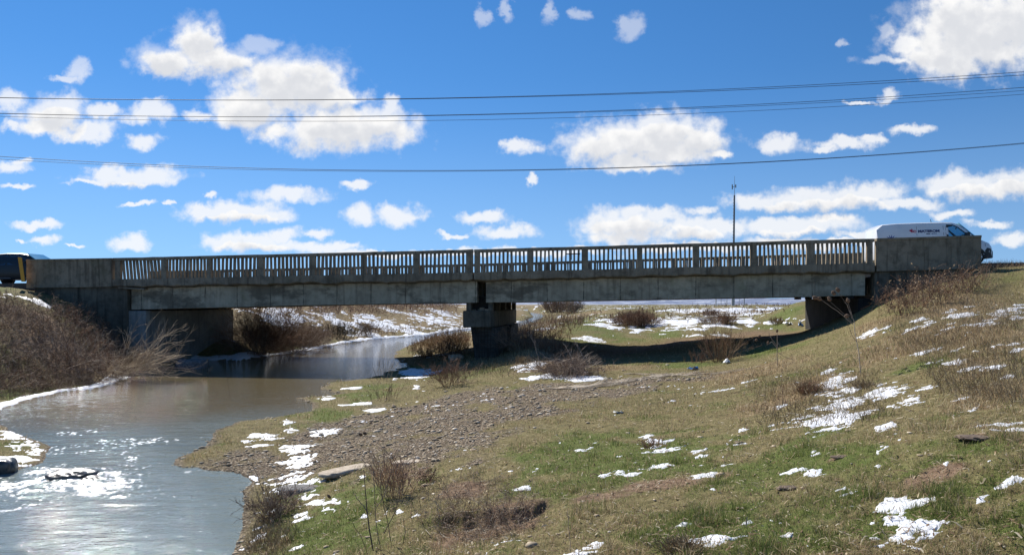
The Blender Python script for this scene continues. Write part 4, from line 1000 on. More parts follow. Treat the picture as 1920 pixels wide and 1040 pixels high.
def bush_mesh(r, base, dirs, length, pal, r0=.008, per=(5, 4), lf=(.5, .4), wob=.16, grav=0.0, spread=.6, var=.2, k=6, min_r=.0022):
    P = grow(r, base, dirs, length, k, wob, grav); n = len(P)
    out = [tubes(P, np.full(n, r0), np.full(n, r0 * .4), colmix(r, n, pal, var))]
    cur = P; rad = r0 * .55
    for p_, l_ in zip(per, lf):
        if p_ == 0: break
        cur, _i = branch(r, cur, p_, l_, spread, 4, wob * 1.2, grav)
        m_ = len(cur); out.append(tubes(cur, np.full(m_, max(rad, min_r)), np.full(m_, max(rad * .4, min_r * .7)), colmix(r, m_, pal, var))); rad *= .6
    return out
def merge(out):
    V, F, C, o = [], [], [], 0
    for v_, f_, c_ in out: V.append(v_); F.append(f_ + o); C.append(c_); o += len(v_)
    return np.concatenate(V), np.concatenate(F), np.concatenate(C)
def twig_obj(name, out, origin, label=None, cat=None, group=None, kind=None, parent=None, mat=None):
    V, F, C = merge(out)
    o = make(name, V, F, mat or M_TWIG, parent, cols={'col': C}, origin=origin)
    return tag(o, label, cat, group, kind)
def scatter_px(r, poly, n, Y0, Y1, land=True, pw=1.0):
    """random ground points whose image lies in the polygon"""
    poly = np.array(poly, float); us_ = (poly[:, 0] - HX) / FPX; got = []; tot = 0
    for _ in range(60):
        m_ = 6000; u_ = r.uniform(us_.min(), us_.max(), m_); Y = np.exp(r.uniform(math.log(Y0), math.log(Y1), m_)) if pw == 1 else r.uniform(Y0, Y1, m_)
        X = u_ * Y; Z = ground_z(X, Y, False); yy = HY - Z / Y * FPX; xx = HX + u_ * FPX
        ok = inside(xx + r.normal(0, 9, m_), yy + r.normal(0, 5, m_), poly)
        if land: ok &= (Z > -2.96)
        got.append(np.stack([X, Y, Z], 1)[ok]); tot += ok.sum()
        if tot >= n: break
    return np.concatenate(got)[:n]
def dirs_cone(r, n, mean, spread):
    d = np.tile(np.array(mean, float), (n, 1)) + r.normal(0, spread, (n, 3)); return d
def G(x, y):
    a_ = hit(x, y); return np.array([a_[0], a_[1], float(ground_z(np.array([a_[0]]), np.array([a_[1]]))[0])])

# ------------------------------------------------------------ thickets
r = np.random.default_rng(11)
b1 = scatter_px(r, [(-90, 552), (0, 556), (70, 572), (140, 596), (215, 640), (290, 692), (190, 722), (90, 733), (-90, 745)], 1900, 22, 36)
twig_obj('bramble_thicket', bush_mesh(r, b1, dirs_cone(r, len(b1), (.6, -.35, .34), .45), r.uniform(.35, .8, len(b1)), BROWN + BROWN + STRAWC[:2] + GREY[:3] + [(.10, .07, .05)], .010, (4, 3), (.55, .5), .22, .05, .7, min_r=.004), b1.mean(0), 'tangled brown bramble thicket covering the left river bank before the bridge', 'brush', kind='stuff')
b1 = scatter_px(r, [(100, 575), (200, 610), (300, 690), (180, 690)], 260, 28, 36)
twig_obj('bramble_thicket', bush_mesh(r, b1, dirs_cone(r, len(b1), (.35, -.1, .8), .35), r.uniform(.35, .7, len(b1)), BROWN + REDD, .010, (5, 4), (.5, .45), .2, .02, .6, min_r=.004), b1.mean(0), 'darker bare brush standing against the left wing wall', 'brush', kind='stuff')
# willow-like shrub fanning over the water
bs = np.array([G(205, 706) + r.normal(0, .35, 3) * (1, 1, .1) for _ in range(72)])
dd = dirs_cone(r, 72, (.95, -.2, .34), .26)
twig_obj('leaning_shrub', bush_mesh(r, bs, dd, r.uniform(1.5, 3.0, 72), [(.50, .41, .29), (.38, .30, .21), (.6, .5, .37), (.26, .19, .14)], .010, (5, 3), (.42, .4), .13, .0, .38, min_r=.0045, k=8), bs.mean(0), 'bare pale-branched shrub fanning out over the water before the left abutment', 'shrub')
bs = np.array([G(120, 690) + r.normal(0, .5, 3) * (1, 1, .1) for _ in range(40)])
twig_obj('leaning_shrub', bush_mesh(r, bs, dirs_cone(r, 40, (.7, -.35, .5), .35), r.uniform(.9, 1.7, 40), GREY + BROWN, .013, (6, 4), (.45, .4), .15, .0, .45, min_r=.0045, k=8), bs.mean(0), 'grey-brown bare shrub in the middle of the left bank thicket', 'shrub')
# behind the bridge, left bank
def bush_thing(name, x, y, w, h, label, cat, pal, n=40, seed=0, per=(7, 5), group=None, Y=None, r0=None, up=1.0, sp=.5, kind=None):
    q = np.random.default_rng(seed); c_ = G(x, y) if Y is None else np.array([(x - HX) / FPX * Y, Y, (HY - y) / FPX * Y])
    s = c_[1] / FPX; R = w * s / 2; H = h * s
    b_ = c_ + np.stack([q.normal(0, R * .32, n), q.normal(0, R * .32, n), np.full(n, -.03)], 1)
    out_ = (b_ - c_); dd_ = np.stack([out_[:, 0] / R * 1.0, out_[:, 1] / R, np.full(n, up)], 1) + q.normal(0, sp * .5, (n, 3))
    r0 = r0 or max(.006, s * .35)
    return twig_obj(name, bush_mesh(q, b_, dd_, q.uniform(.65, 1.05, n) * H, pal, r0, per, (.5, .42), .16, .02, sp, min_r=max(.003, s * .13)), c_, label, cat, group, kind)
bush_thing('bare_bush', 484, 664, 84, 78, 'dense brown bare bush on the far left shore, against the abutment edge', 'bush', BROWN + REDD[:1], 210, 21, sp=.8, up=.8)
bush_thing('bare_bush', 538, 658, 100, 60, 'low tangled bare bush on the far left shore, second from the abutment', 'bush', BROWN + GREY[:2], 190, 22, sp=.8, up=.7)
bush_thing('bare_bush', 575, 648, 80, 44, 'small bare bush at the end of the brush on the far left shore', 'bush', BROWN + GREY[:1], 140, 23, sp=.8, up=.7)
bush_thing('dark_bush', 640, 634, 100, 30, 'low dark bush on the levee foot beyond the open shore', 'bush', [(.07, .06, .04), (.11, .08, .05), (.05, .045, .03)], 70, 24)
bush_thing('dark_bush', 688, 628, 60, 22, 'little brown bush right of the low dark bush on the levee foot', 'bush', BROWN, 50, 25)
b1 = scatter_px(r, [(430, 574), (860, 574), (860, 586), (600, 592), (430, 604)], 2200, 40, 160)
sc_ = b1[:, 1] / FPX
twig_obj('levee_brush', bush_mesh(r, b1, dirs_cone(r, len(b1), (.3, 0, .8), .4), r.uniform(8, 22, len(b1)) * sc_, BROWN + REDD, .02, (5, 0), (.6, .4), .2, .04, .7, min_r=.012), b1.mean(0), 'brown brush along the top of the snowy levee behind the bridge', 'brush', kind='stuff')
b1 = scatter_px(r, [(430, 600), (560, 600), (700, 612), (860, 612), (870, 618), (640, 640), (440, 668)], 800, 40, 100)
sc_ = b1[:, 1] / FPX
twig_obj('levee_brush', bush_mesh(r, b1, dirs_cone(r, len(b1), (.1, 0, .9), .5), r.uniform(4, 12, len(b1)) * sc_, BROWN + STRAWC[:2], .014, (5, 0), (.6, .4), .2, .04, .7, min_r=.010), b1.mean(0), 'thin brown scrub and weeds poking through snow on the levee slope', 'brush', kind='stuff')
b1 = scatter_px(r, [(770, 662), (762, 650), (800, 634), (876, 622), (880, 664)], 1100, 30, 90)
sc_ = b1[:, 1] / FPX
twig_obj('reed_bed', bush_mesh(r, b1, dirs_cone(r, len(b1), (.1, 0, 1), .22), r.uniform(7, 16, len(b1)) * sc_, REDD + STRAWC, .012, (3, 0), (.5, .4), .12, .02, .4, min_r=.007), b1.mean(0), 'reddish dry reeds on the river point left of the pier', 'reeds', kind='stuff')
b1 = scatter_px(r, [(962, 606), (1040, 592), (1110, 600), (1060, 640), (962, 660)], 1100, 36, 160)
sc_ = b1[:, 1] / FPX
twig_obj('reed_bed', bush_mesh(r, b1, dirs_cone(r, len(b1), (.1, 0, 1), .3), r.uniform(6, 15, len(b1)) * sc_, REDD + BROWN + STRAWC[:1], .014, (4, 0), (.5, .4), .15, .02, .5, min_r=.009), b1.mean(0), 'brown reeds and scrub along the river bend right of the pier', 'reeds', kind='stuff')
b1 = scatter_px(r, [(1040, 590), (1480, 574), (1500, 582), (1440, 592), (1180, 602), (1100, 600)], 700, 50, 240)
sc_ = b1[:, 1] / FPX
twig_obj('meadow_scrub', bush_mesh(r, b1, dirs_cone(r, len(b1), (.1, 0, 1), .4), r.uniform(2, 8, len(b1)) * sc_, REDD + BROWN + STRAWC[:2], .03, (4, 0), (.6, .4), .15, .02, .6, min_r=.02), b1.mean(0), 'low brown scrub dotted over the snowy meadow beyond the bridge', 'scrub', kind='stuff')
bush_thing('shaded_bush', 985, 655, 90, 42, 'black-looking shaded brushwood close to the right of the pier', 'bush', BROWN, 90, 31)
bush_thing('shaded_bush', 1030, 658, 70, 26, 'small shaded bush at the end of the pier shadow', 'bush', BROWN, 60, 32)
bush_thing('shaded_bush', 845, 668, 70, 34, 'dark twiggy bush in shade against the left of the pier', 'bush', BROWN, 60, 33)
bush_thing('shaded_bush', 800, 668, 60, 20, 'low dark twigs at the waterline left of the pier', 'bush', BROWN, 40, 34, sp=.9)
bush_thing('meadow_bush', 1190, 611, 90, 26, 'round brown bush between snow patches on the meadow beyond the bridge', 'bush', REDD + BROWN, 260, 35)
bush_thing('meadow_bush', 1362, 608, 34, 22, 'small dark brown bush left of the mast on the snowy meadow', 'bush', REDD + BROWN, 60, 36)
bush_thing('meadow_bush', 1335, 607, 50, 18, 'grey brown bush left of the small dark one on the meadow', 'bush', GREY, 60, 37)
bush_thing('meadow_bush', 1330, 592, 40, 12, 'faint distant scrub bush behind the snow left of the mast', 'bush', BROWN, 50, 38)
bush_thing('meadow_bush', 1458, 607, 40, 12, 'low straw-coloured bush on the green bank by the right abutment', 'bush', STRAWC, 50, 39)
bush_thing('distant_thicket', 1040, 586, 64, 26, 'rounded grey-brown tree clump far off, right of the pier', 'trees', BROWN + GREY[:2], 90, 41, Y=170, r0=.05)
bush_thing('distant_thicket', 1072, 585, 50, 22, 'paler rounded tree clump beside the grey-brown one far off', 'trees', GREY, 80, 42, Y=190, r0=.05)
# near side of the bridge
bush_thing('brushwood_pile', 1068, 704, 120, 40, 'heap of cut brushwood on snow in front of the bridge', 'brushwood', GREY + BROWN, 170, 51, sp=1.3, up=.55)
pile = bpy.data.objects['brushwood_pile']
qp = np.random.default_rng(52); gp = G(1068, 702)
bs = gp + np.stack([qp.normal(0, .45, 90), qp.normal(0, .3, 90), qp.uniform(.0, .5, 90)], 1)
twig_obj('loose_sticks', bush_mesh(qp, bs, qp.normal(0, 1, (90, 3)) * (1.2, 1, .45), qp.uniform(.6, 1.4, 90), GREY, .012, (3, 0), (.4, .3), .1, .02, .5, min_r=.005), gp, parent=pile)
bush_thing('small_shrub', 842, 724, 56, 46, 'small reddish bare shrub standing alone on the bank left of the brushwood', 'shrub', REDD + BROWN, 46, 53)
bush_thing('dry_weeds', 1352, 676, 70, 62, 'upright red-brown dry weeds at the edge of the bridge shadow', 'weeds', REDD + STRAWC[:2], 90, 54, per=(3, 2), sp=.3, up=1.6)
bush_thing('dry_weeds', 1310, 680, 50, 26, 'short thin dry weeds left of the upright red-brown ones', 'weeds', REDD, 30, 55, per=(3, 0), sp=.3, up=1.6)
bush_thing('river_weeds', 718, 712, 60, 52, 'thin bare stalks standing at the waterline in mid picture', 'weeds', GREY, 14, 56, per=(2, 0), sp=.2, up=2.5, r0=.007)
bush_thing('river_weeds', 720, 752, 90, 34, 'sparse dark weed stems on the mossy shore below the waterline stalks', 'weeds', BROWN, 22, 57, per=(3, 0), sp=.3, up=1.8, r0=.006)

# right slope weeds along the wall
b1 = scatter_px(r, [(1640, 585), (1700, 556), (1842, 512), (1856, 530), (1800, 560), (1700, 586)], 300, 20, 34)
out = bush_mesh(r, b1, dirs_cone(r, len(b1), (-.05, 0, 1), .4), r.uniform(.3, .95, len(b1)), BROWN + REDD + STRAWC[:1], .007, (4, 0), (.5, .4), .2, .03, .6, min_r=.004)
twig_obj('dead_weeds', out, b1.mean(0), 'brown dead weeds crowded along the foot of the right end wall', 'weeds', kind='stuff')
def leaves(r, P, size, pal, flat=.5):
    n = len(P); a_ = r.normal(0, 1, (n, 3)); a_ /= np.linalg.norm(a_, axis=1, keepdims=True); b_ = np.cross(a_, r.normal(0, 1, (n, 3))); b_ /= np.linalg.norm(b_, axis=1, keepdims=True)
    s = np.asarray(size)[:, None] if np.ndim(size) else size
    V = np.stack([P, P + a_ * s + b_ * s * .45, P + a_ * s * 2, P + a_ * s - b_ * s * .45], 1).reshape(-1, 3)
    F = np.arange(4 * n).reshape(n, 4); return V, F, np.repeat(colmix(r, n, pal, .25), 4, 0)
def leafy(name, c_, R, H, n, label, seed, pal, lean=(0, 0, 1)):
    q = np.random.default_rng(seed); ns = 26
    bs = c_ + np.stack([q.normal(0, R * .3, ns), q.normal(0, R * .3, ns), np.zeros(ns)], 1)
    dd_ = dirs_cone(q, ns, lean, .35); L = q.uniform(.6, 1.1, ns) * H
    P_ = grow(q, bs, dd_, L, 6, .15, .03); br, _ = branch(q, P_, 5, .4, .6, 4, .2)
    out = [tubes(P_, np.full(ns, .008), np.full(ns, .004), colmix(q, ns, BROWN)), tubes(br, np.full(len(br), .005), np.full(len(br), .003), colmix(q, len(br), BROWN))]
    pts = br.reshape(-1, 3); pts = pts[q.integers(0, len(pts), n)] + q.normal(0, .03, (n, 3))
    o = twig_obj(name, out, c_, label, 'weeds')
    V, F, C = leaves(q, pts, q.uniform(.02, .05, n), pal); make('dry_leaves', V, F, M_LEAF, o, cols={'col': C}, origin=c_)
LP = [(.22, .13, .08), (.30, .20, .12), (.14, .085, .055), (.38, .28, .18)]
leafy('dry_leafy_weeds', G(1745, 574), .9, 1.25, 420, 'tall leafy brown dead weeds in front of the middle of the right wing wall', 61, LP)
leafy('dry_leafy_weeds', G(1700, 592), .8, 1.0, 340, 'brown leafy weeds left of the tallest ones at the right wing wall', 62, LP)
leafy('dry_leafy_weeds', G(1818, 548), .8, 1.0, 340, 'brown leafy weeds in front of the right end of the end wall', 63, LP)
bush_thing('pale_stalk', 1757, 572, 16, 62, 'single pale upright stalk before the right wing wall', 'stalk', [(.4, .33, .25)], 3, 64, per=(3, 0), sp=.2, up=4)

# ------------------------------------------------------------ teasels and stalks
M_HEAD = plain('teasel_head', (.15, .09, .055), .9, var=.4, scale=60)
def pt(x, y, Y): return np.array([(x - HX) / FPX * Y, Y, (HY - y) / FPX * Y])
def stalk(name, base, pts, label, heads=(), seed=0, r0=.006, extra=(), pal=GREY, headsize=(.018, .034), cat='dry stalk', dY=0.0):
    """base (x,y) on the ground, pts pixels of the main stem upwards at about the same distance"""
    q = np.random.default_rng(seed); c_ = G(*base); Y = c_[1]
    def path(pl, y0=0.0):
        P_ = np.array([pt(x, y, Y + dY * i / max(1, len(pl) - 1)) for i, (x, y) in enumerate(pl)])
        tt = np.linspace(0, len(P_) - 1, 10); P2 = np.stack([np.interp(tt, np.arange(len(P_)), P_[:, j]) for j in range(3)], 1)
        P2[1:-1] += q.normal(0, .004, P2[1:-1].shape); return P2
    main = path([base] + list(pts)); main[0] = c_ - (0, 0, .03)
    arr = [main] + [path(e) for e in extra]
    arr = np.stack(arr); n = len(arr); rads = np.full(n, r0 * .6); rads[0] = r0
    o = twig_obj(name, [tubes(arr, rads, rads * .5, colmix(q, n, pal), 5)], c_, label, cat)
    for (x, y, an) in heads:
        p = pt(x, y, Y); vs, fs = [], []; ax = np.array([math.sin(an), 0, math.cos(an)]); bx = np.array([math.cos(an), 0, -math.sin(an)]); cy = np.array([0, 1, 0.]); nr_, ns_ = 7, 10
        for i in range(nr_):
            f = i / (nr_ - 1); rad = headsize[0] * math.sin(math.pi * (.08 + .86 * f)) ** .7
            for k in range(ns_): a2 = 2 * math.pi * k / ns_; j = 1 + .22 * ((i + k) % 2) ; vs.append(p + ax * (f - .5) * 2 * headsize[1] + rad * j * (math.cos(a2) * bx + math.sin(a2) * cy))
        for i in range(nr_ - 1):
            for k in range(ns_): fs.append((i * ns_ + k, i * ns_ + (k + 1) % ns_, (i + 1) * ns_ + (k + 1) % ns_, (i + 1) * ns_ + k))
        fs.append(tuple(range(ns_))[::-1]); fs.append(tuple((nr_ - 1) * ns_ + k for k in range(ns_)))
        hd = make('seed_head', vs, fs, M_HEAD, o, origin=c_)
        sp_ = grow(q, np.repeat([p], 12, 0), q.normal(0, 1, (12, 3)) + (0, 0, .5), np.full(12, headsize[1] * 1.6), 3, .1)
        make('bracts', *tubes(sp_, np.full(12, .0012), np.full(12, .0006), colmix(q, 12, GREY))[:2], m_bract, hd if False else o, origin=c_) if False else None
    return o
stalk('teasel', (1614, 702), [(1610, 660), (1603, 620), (1601, 600)], 'tall branching teasel with several seed heads rising in front of the right abutment',
      [(1590, 563, -.05), (1555, 560, -.4), (1528, 558, -1.2), (1536, 560, -1.2), (1571, 543, -.5), (1563, 549, -.6), (1588, 592, 1.2)], 71, .011,
      [[(1601, 602), (1597, 590), (1591, 568)], [(1600, 606), (1580, 585), (1557, 566)], [(1600, 608), (1570, 583), (1540, 562)], [(1598, 598), (1590, 575), (1573, 548)], [(1596, 590), (1588, 570), (1584, 566)], [(1606, 640), (1598, 630), (1588, 600)]], headsize=(.036, .05))
stalk('teasel', (1458, 686), [(1457, 660), (1458, 640), (1457, 622)], 'shorter grey weed with small heads beside the bridge shadow edge', [(1424, 630, .8), (1418, 637, .8), (1457, 620, 0), (1440, 642, .5)], 72, .014,
      [[(1458, 655), (1448, 640), (1438, 646)], [(1458, 650), (1445, 632), (1440, 620)], [(1459, 660), (1470, 668), (1500, 680)], [(1457, 640), (1464, 650), (1466, 662)]], headsize=(.03, .045))
stalk('thin_stalk', (1468, 760), [(1467, 735), (1466, 704)], 'thin upright stalk left of the big snow patch on the slope', [], 73, .006, [[(1467, 735), (1472, 722)]], pal=BROWN)
stalk('thin_stalk', (1556, 722), [(1553, 705), (1550, 688)], 'short leaning stalk at the upper edge of the big snow patch', [], 74, .006, [[(1553, 705), (1530, 680), (1512, 665)]], pal=BROWN)
stalk('thin_stalk', (1070, 1036), [(1068, 1005), (1064, 950)], 'thin dark stem with one side twig at the bottom centre', [], 75, .0035, [[(1067, 985), (1078, 975)], [(1068, 970), (1060, 962)], [(1067, 998), (1090, 982)]], pal=BROWN)
stalk('teasel', (690, 1038), [(676, 1005), (650, 960), (620, 935)], 'leaning dark stalk with one small black head in the lower left turf', [(617, 930, -.7)], 76, .0035, pal=BROWN, headsize=(.012, .024))
stalk('teasel', (772, 908), [(745, 870), (716, 835), (688, 815)], 'arching dark stem with a seed head above the feathery weed clump', [(684, 812, -1.0), (676, 814, -1.0)], 77, .006, pal=BROWN, headsize=(.02, .03))
stalk('tall_weeds', (700, 1030), [(690, 975), (685, 930), (682, 880)], 'tall dark weed stems standing together in the lower left foreground', [], 78, .0075,
      [[(715, 1038), (706, 985), (702, 920), (700, 875)], [(735, 1035), (728, 985), (716, 930), (712, 880)], [(720, 1000), (745, 950), (752, 915)], [(690, 960), (670, 935), (662, 920)], [(706, 950), (722, 925), (726, 905)], [(755, 1030), (760, 1000), (756, 970)]], pal=[(.16, .11, .09), (.12, .09, .075), (.22, .17, .14)])
stalk('thin_stalk', (500, 930), [(488, 905), (478, 880), (472, 870)], 'dark bent stem by the water left of the snow patch', [], 79, .006, pal=BROWN)
stalk('thin_stalk', (437, 790), [(433, 760), (428, 720), (426, 705)], 'hair-thin stem standing at the gravel spit by the water', [], 80, .006, pal=BROWN)
bush_thing('weed_clump', 512, 972, 70, 66, 'dead grey-brown weed clump at the river edge, lower left', 'weeds', GREY + BROWN, 110, 81, per=(3, 2), sp=.5, up=.9, r0=.004)
bush_thing('weed_clump', 740, 932, 70, 74, 'feathery red-brown weed clump in the left foreground', 'weeds', [(.42, .28, .19), (.33, .22, .15), (.5, .36, .26)], 80, 82, per=(3, 2), sp=.28, up=1.7, r0=.0025)
bush_thing('weed_clump', 800, 900, 40, 26, 'small brown weed tuft right of the feathery clump', 'weeds', BROWN, 40, 83, per=(3, 2), sp=.5, r0=.003)
bush_thing('weed_clump', 1225, 836, 50, 22, 'low reddish weeds at the left of the middle snow patch', 'weeds', REDD, 60, 84, per=(4, 0), sp=.8, up=.5, r0=.0035)
bush_thing('grass_tussock', 1278, 1036, 90, 32, 'straw tussock with a slab of snow at the bottom edge', 'grass tuft', STRAWC, 380, 85, per=(1, 0), sp=.7, up=.7, r0=.0025)
bush_thing('grass_tussock', 1520, 738, 60, 26, 'straw-brown tussock amid the big snow patch', 'grass tuft', STRAWC + REDD, 260, 86, per=(2, 0), sp=.6, up=.9, r0=.004)
bush_thing('grass_tussock', 1620, 726, 60, 16, 'straw tussock right of the big snow patch', 'grass tuft', STRAWC, 200, 87, per=(2, 0), sp=.6, up=.9, r0=.004)
bush_thing('grass_tussock', 980, 678, 40, 14, 'pale dry grass tuft in front of the pier shadow', 'grass tuft', STRAWC, 120, 88, per=(2, 0), sp=.6, r0=.006)
bm_ = scatter_px(r, [(760, 960), (840, 905), (930, 900), (1010, 960), (960, 1000), (840, 1010)], 420, 4.5, 12)
twig_obj('bramble_mat', bush_mesh(r, bm_, dirs_cone(r, len(bm_), (.2, 0, .35), .6), r.uniform(.08, .34, len(bm_)), GREY + BROWN + STRAWC[:1], .0026, (3, 2), (.6, .5), .25, .06, .8, min_r=.0013), bm_.mean(0), 'matted dead brambles and roots over the little eroded bank in the foreground', 'brambles', kind='stuff')

# ------------------------------------------------------------ stones, slabs, litter
ICO = None
def ico(sub=0):
    bm = bmesh.new(); bmesh.ops.create_icosphere(bm, subdivisions=max(1, sub), radius=1.0); v_ = np.array([v.co[:] for v in bm.verts]); f_ = np.array([[q.index for q in f.verts] for f in bm.faces]); bm.free(); return v_, f_
I1, F1 = ico(1); I3, F3 = ico(4)
def stone_mat(name, c0, c1, sc=14):
    m, t, b = new_mat(name); tcn = N(t, 'ShaderNodeTexCoord'); nz = noise(t, tcn.outputs['Object'], sc, 6, .65)
    t.links.new(mixrgb(t, smooth(t, nz, .35, .65), c0, c1), b.inputs['Base Color']); b.inputs['Roughness'].default_value = .9; bump(t, b, nz, .7, .02); return m
m_pale = stone_mat('pale_stone', (.34, .27, .19), (.55, .46, .35)); m_grey = stone_mat('grey_stone', (.10, .095, .09), (.22, .21, .2)); m_wet = stone_mat('wet_rock', (.035, .035, .032), (.10, .095, .085), 8); m_wet.node_tree.nodes['Principled BSDF'].inputs['Roughness'].default_value = .3
def rock(name, x, y, w, d, h, mat, label, cat, seed=0, rot=0.0, sink=.3, flat=1.0, sharp=.25):
    c_ = G(x, y); return rock_at(name, c_, w, d, h, mat, label, cat, seed, rot, sink, flat, sharp)
def rock_at(name, c_, w, d, h, mat, label, cat, seed=0, rot=0.0, sink=.3, flat=1.0, sharp=.25):
    v_ = I3.copy(); p = np.sign(v_) * np.abs(v_) ** (1 - .45 * flat); p /= np.maximum(1e-6, np.abs(p).max())
    nz = fbm(v_[:, 0] * 1.7 + seed * 7.7 + v_[:, 2], v_[:, 1] * 1.7 - v_[:, 2] * 1.3, seed, 4, .6); p *= (1 + sharp * nz)[:, None]
    p *= (w / 2, d / 2, h / 2); ca, sa = math.cos(rot), math.sin(rot); p = np.stack([p[:, 0] * ca - p[:, 1] * sa, p[:, 0] * sa + p[:, 1] * ca, p[:, 2]], 1)
    p[:, 2] += h * (.5 - sink)
    o = make(name, p + c_, F3.astype(np.int32), mat, smoothf=True, origin=c_); return tag(o, label, cat)
rock('stone_slab', 648, 886, .95, .36, .10, m_pale, 'long pale flat stone slab on the gravel beside the snow', 'stone', 3, math.radians(50), .35, 1.0, .16)
rock('stone_slab', 764, 869, .42, .26, .07, m_pale, 'small pale slab right of the long one', 'stone', 4, .2, .35, 1.0, .2)
rock('rock', 562, 921, .62, .35, .12, m_grey, 'low grey-brown rock in the snow by the water', 'rock', 5, .1, .3)
rock('rock', 545, 925, .16, .14, .11, m_grey, 'small dark stone left on the low rock in the snow', 'rock', 6)
rr_ = px(133, 893, -3)
rock_at('river_rock', np.array([rr_[0], rr_[1], -3.03]), .80, .55, .24, m_wet, 'dark wet rock in white water in the river', 'rock', 7, .2, .35, .3, .7)
rr_ = px(178, 897, -3)
rock_at('river_rock', np.array([rr_[0], rr_[1], -3.04]), .35, .3, .14, m_wet, 'small wet rock awash right of the dark river rock', 'rock', 8, .4, .4, .3, .6)
rr_ = px(0, 885, -3)
rock_at('river_rock', np.array([rr_[0], rr_[1], -3.0]), .5, .5, .34, m_wet, 'dark boulder on the left picture edge below the snowy spit', 'rock', 9, .4, .3)
rr_ = px(360, 690, -3)
rock_at('boulder', np.array([rr_[0], rr_[1], -3.05]), 1.4, 1.0, .65, m_grey, 'shaded brown boulder in the water under the left abutment', 'rock', 10, .1, .25)
rock('boulder', 856, 674, .75, .5, .32, m_pale, 'pale angular block in shade left of the pier foot', 'rock', 11, .3, .2)
rock('dirt_clod', 1828, 828, .28, .2, .045, stone_mat('dark_soil', (.10, .07, .05), (.2, .145, .10)), 'dark clod of earth near the right picture edge', 'earth', 12, 0, .3, .2, .5)
rock('dirt_clod', 1475, 920, .16, .11, .04, bpy.data.materials['dark_soil'], 'small dark molehill-like clod in the grass, lower right', 'earth', 13, 0, .3, .2, .6)
rock('dirt_clod', 1575, 864, .2, .1, .03, bpy.data.materials['dark_soil'], 'flat dark clod in grass left of the bare soil patch', 'earth', 14, 0, .3, .2, .6)
m_litw = plain('white_scrap', (.75, .75, .73), .6); m_litb = plain('blue_plastic', (.03, .13, .35), .3); m_litg = plain('grey_scrap', (.10, .12, .13), .5)
def scrap(name, x, y, w, h, mat, label, seed):     # crumpled sheet with real folds
    q = np.random.default_rng(seed); c_ = G(x, y); s = c_[1] / FPX; n_ = 7
    xs, ys2 = np.meshgrid(np.linspace(-.5, .5, n_), np.linspace(-.5, .5, n_)); zz = np.abs(q.normal(0, .35, xs.shape)) * h * s
    P_ = np.stack([xs.ravel() * w * s + q.normal(0, .06 * w * s, n_ * n_), ys2.ravel() * w * s * .8 + q.normal(0, .05 * w * s, n_ * n_), zz.ravel() + .01], 1) + c_
    I = np.arange(n_ * n_).reshape(n_, n_); f_ = np.stack([I[:-1, :-1], I[:-1, 1:], I[1:, 1:], I[1:, :-1]], -1).reshape(-1, 4)
    o = make(name, P_, f_, mat, origin=c_); m_ = o.modifiers.new('thick', 'SOLIDIFY'); m_.thickness = .006
    return tag(o, label, 'litter')
scrap('plastic_scrap', 1363, 681, 13, 10, m_litw, 'small white block of litter by the upright red-brown weeds', 1)
scrap('plastic_bag', 1300, 694, 18, 8, m_litb, 'blue plastic litter lying just before the bridge shadow', 2)
scrap('plastic_bag', 1502, 612, 9, 9, m_litb, 'blue plastic scrap at the corner of the right abutment', 3)
scrap('plastic_bag', 1478, 610, 16, 8, m_litw, 'white crumpled litter left of the right abutment corner', 4)
scrap('metal_scrap', 1160, 776, 18, 7, m_litg, 'dark grey scrap lying alone on the open turf', 5)
# pale dead reed litter and sticks on the turf
def sticks(name, pts, n, L, pal, label, seed, r0=.006, jit=6, spread=.25):
    q = np.random.default_rng(seed); gs = np.array([G(*p) for p in pts]); t_ = q.uniform(0, len(gs) - 1, n); i0 = np.minimum(t_.astype(int), len(gs) - 2); f = (t_ - i0)[:, None]
    b_ = gs[i0] * (1 - f) + gs[i0 + 1] * f; d_ = gs[i0 + 1] - gs[i0]; d_ /= np.linalg.norm(d_, axis=1, keepdims=True); b_[:, :2] += q.normal(0, .12, (n, 2)); b_[:, 2] = ground_z(b_[:, 0], b_[:, 1]) + .02
    P_ = grow(q, b_, d_ + q.normal(0, spread, (n, 3)) * (1, 1, .1), q.uniform(.4, 1, n) * L, 5, .06); P_[:, :, 2] = np.maximum(ground_z(P_[:, :, 0], P_[:, :, 1]) + .012, P_[:, :, 2] * .3 + .7 * (ground_z(P_[:, :, 0], P_[:, :, 1]) + .02))
    return twig_obj(name, [tubes(P_, np.full(n, r0), np.full(n, r0 * .6), colmix(q, n, pal))], b_.mean(0), label, 'debris', kind='stuff')
sticks('reed_debris', [(1030, 731), (1100, 726), (1180, 714), (1290, 700)], 260, 1.1, [(.40, .34, .26), (.5, .44, .35), (.32, .26, .2)], 'line of pale washed-up reed stems across the turf before the bridge', 6, .012)
sticks('reed_debris', [(1180, 700), (1290, 705), (1380, 696)], 60, .9, [(.40, .34, .26), (.3, .24, .18)], 'loose sticks lying near the blue litter', 7, .010)
sticks('reed_debris', [(840, 965), (880, 968), (960, 985)], 14, .35, [(.5, .44, .34), (.4, .33, .25)], 'bleached twigs lying on the eroded bank in the foreground', 8, .004)

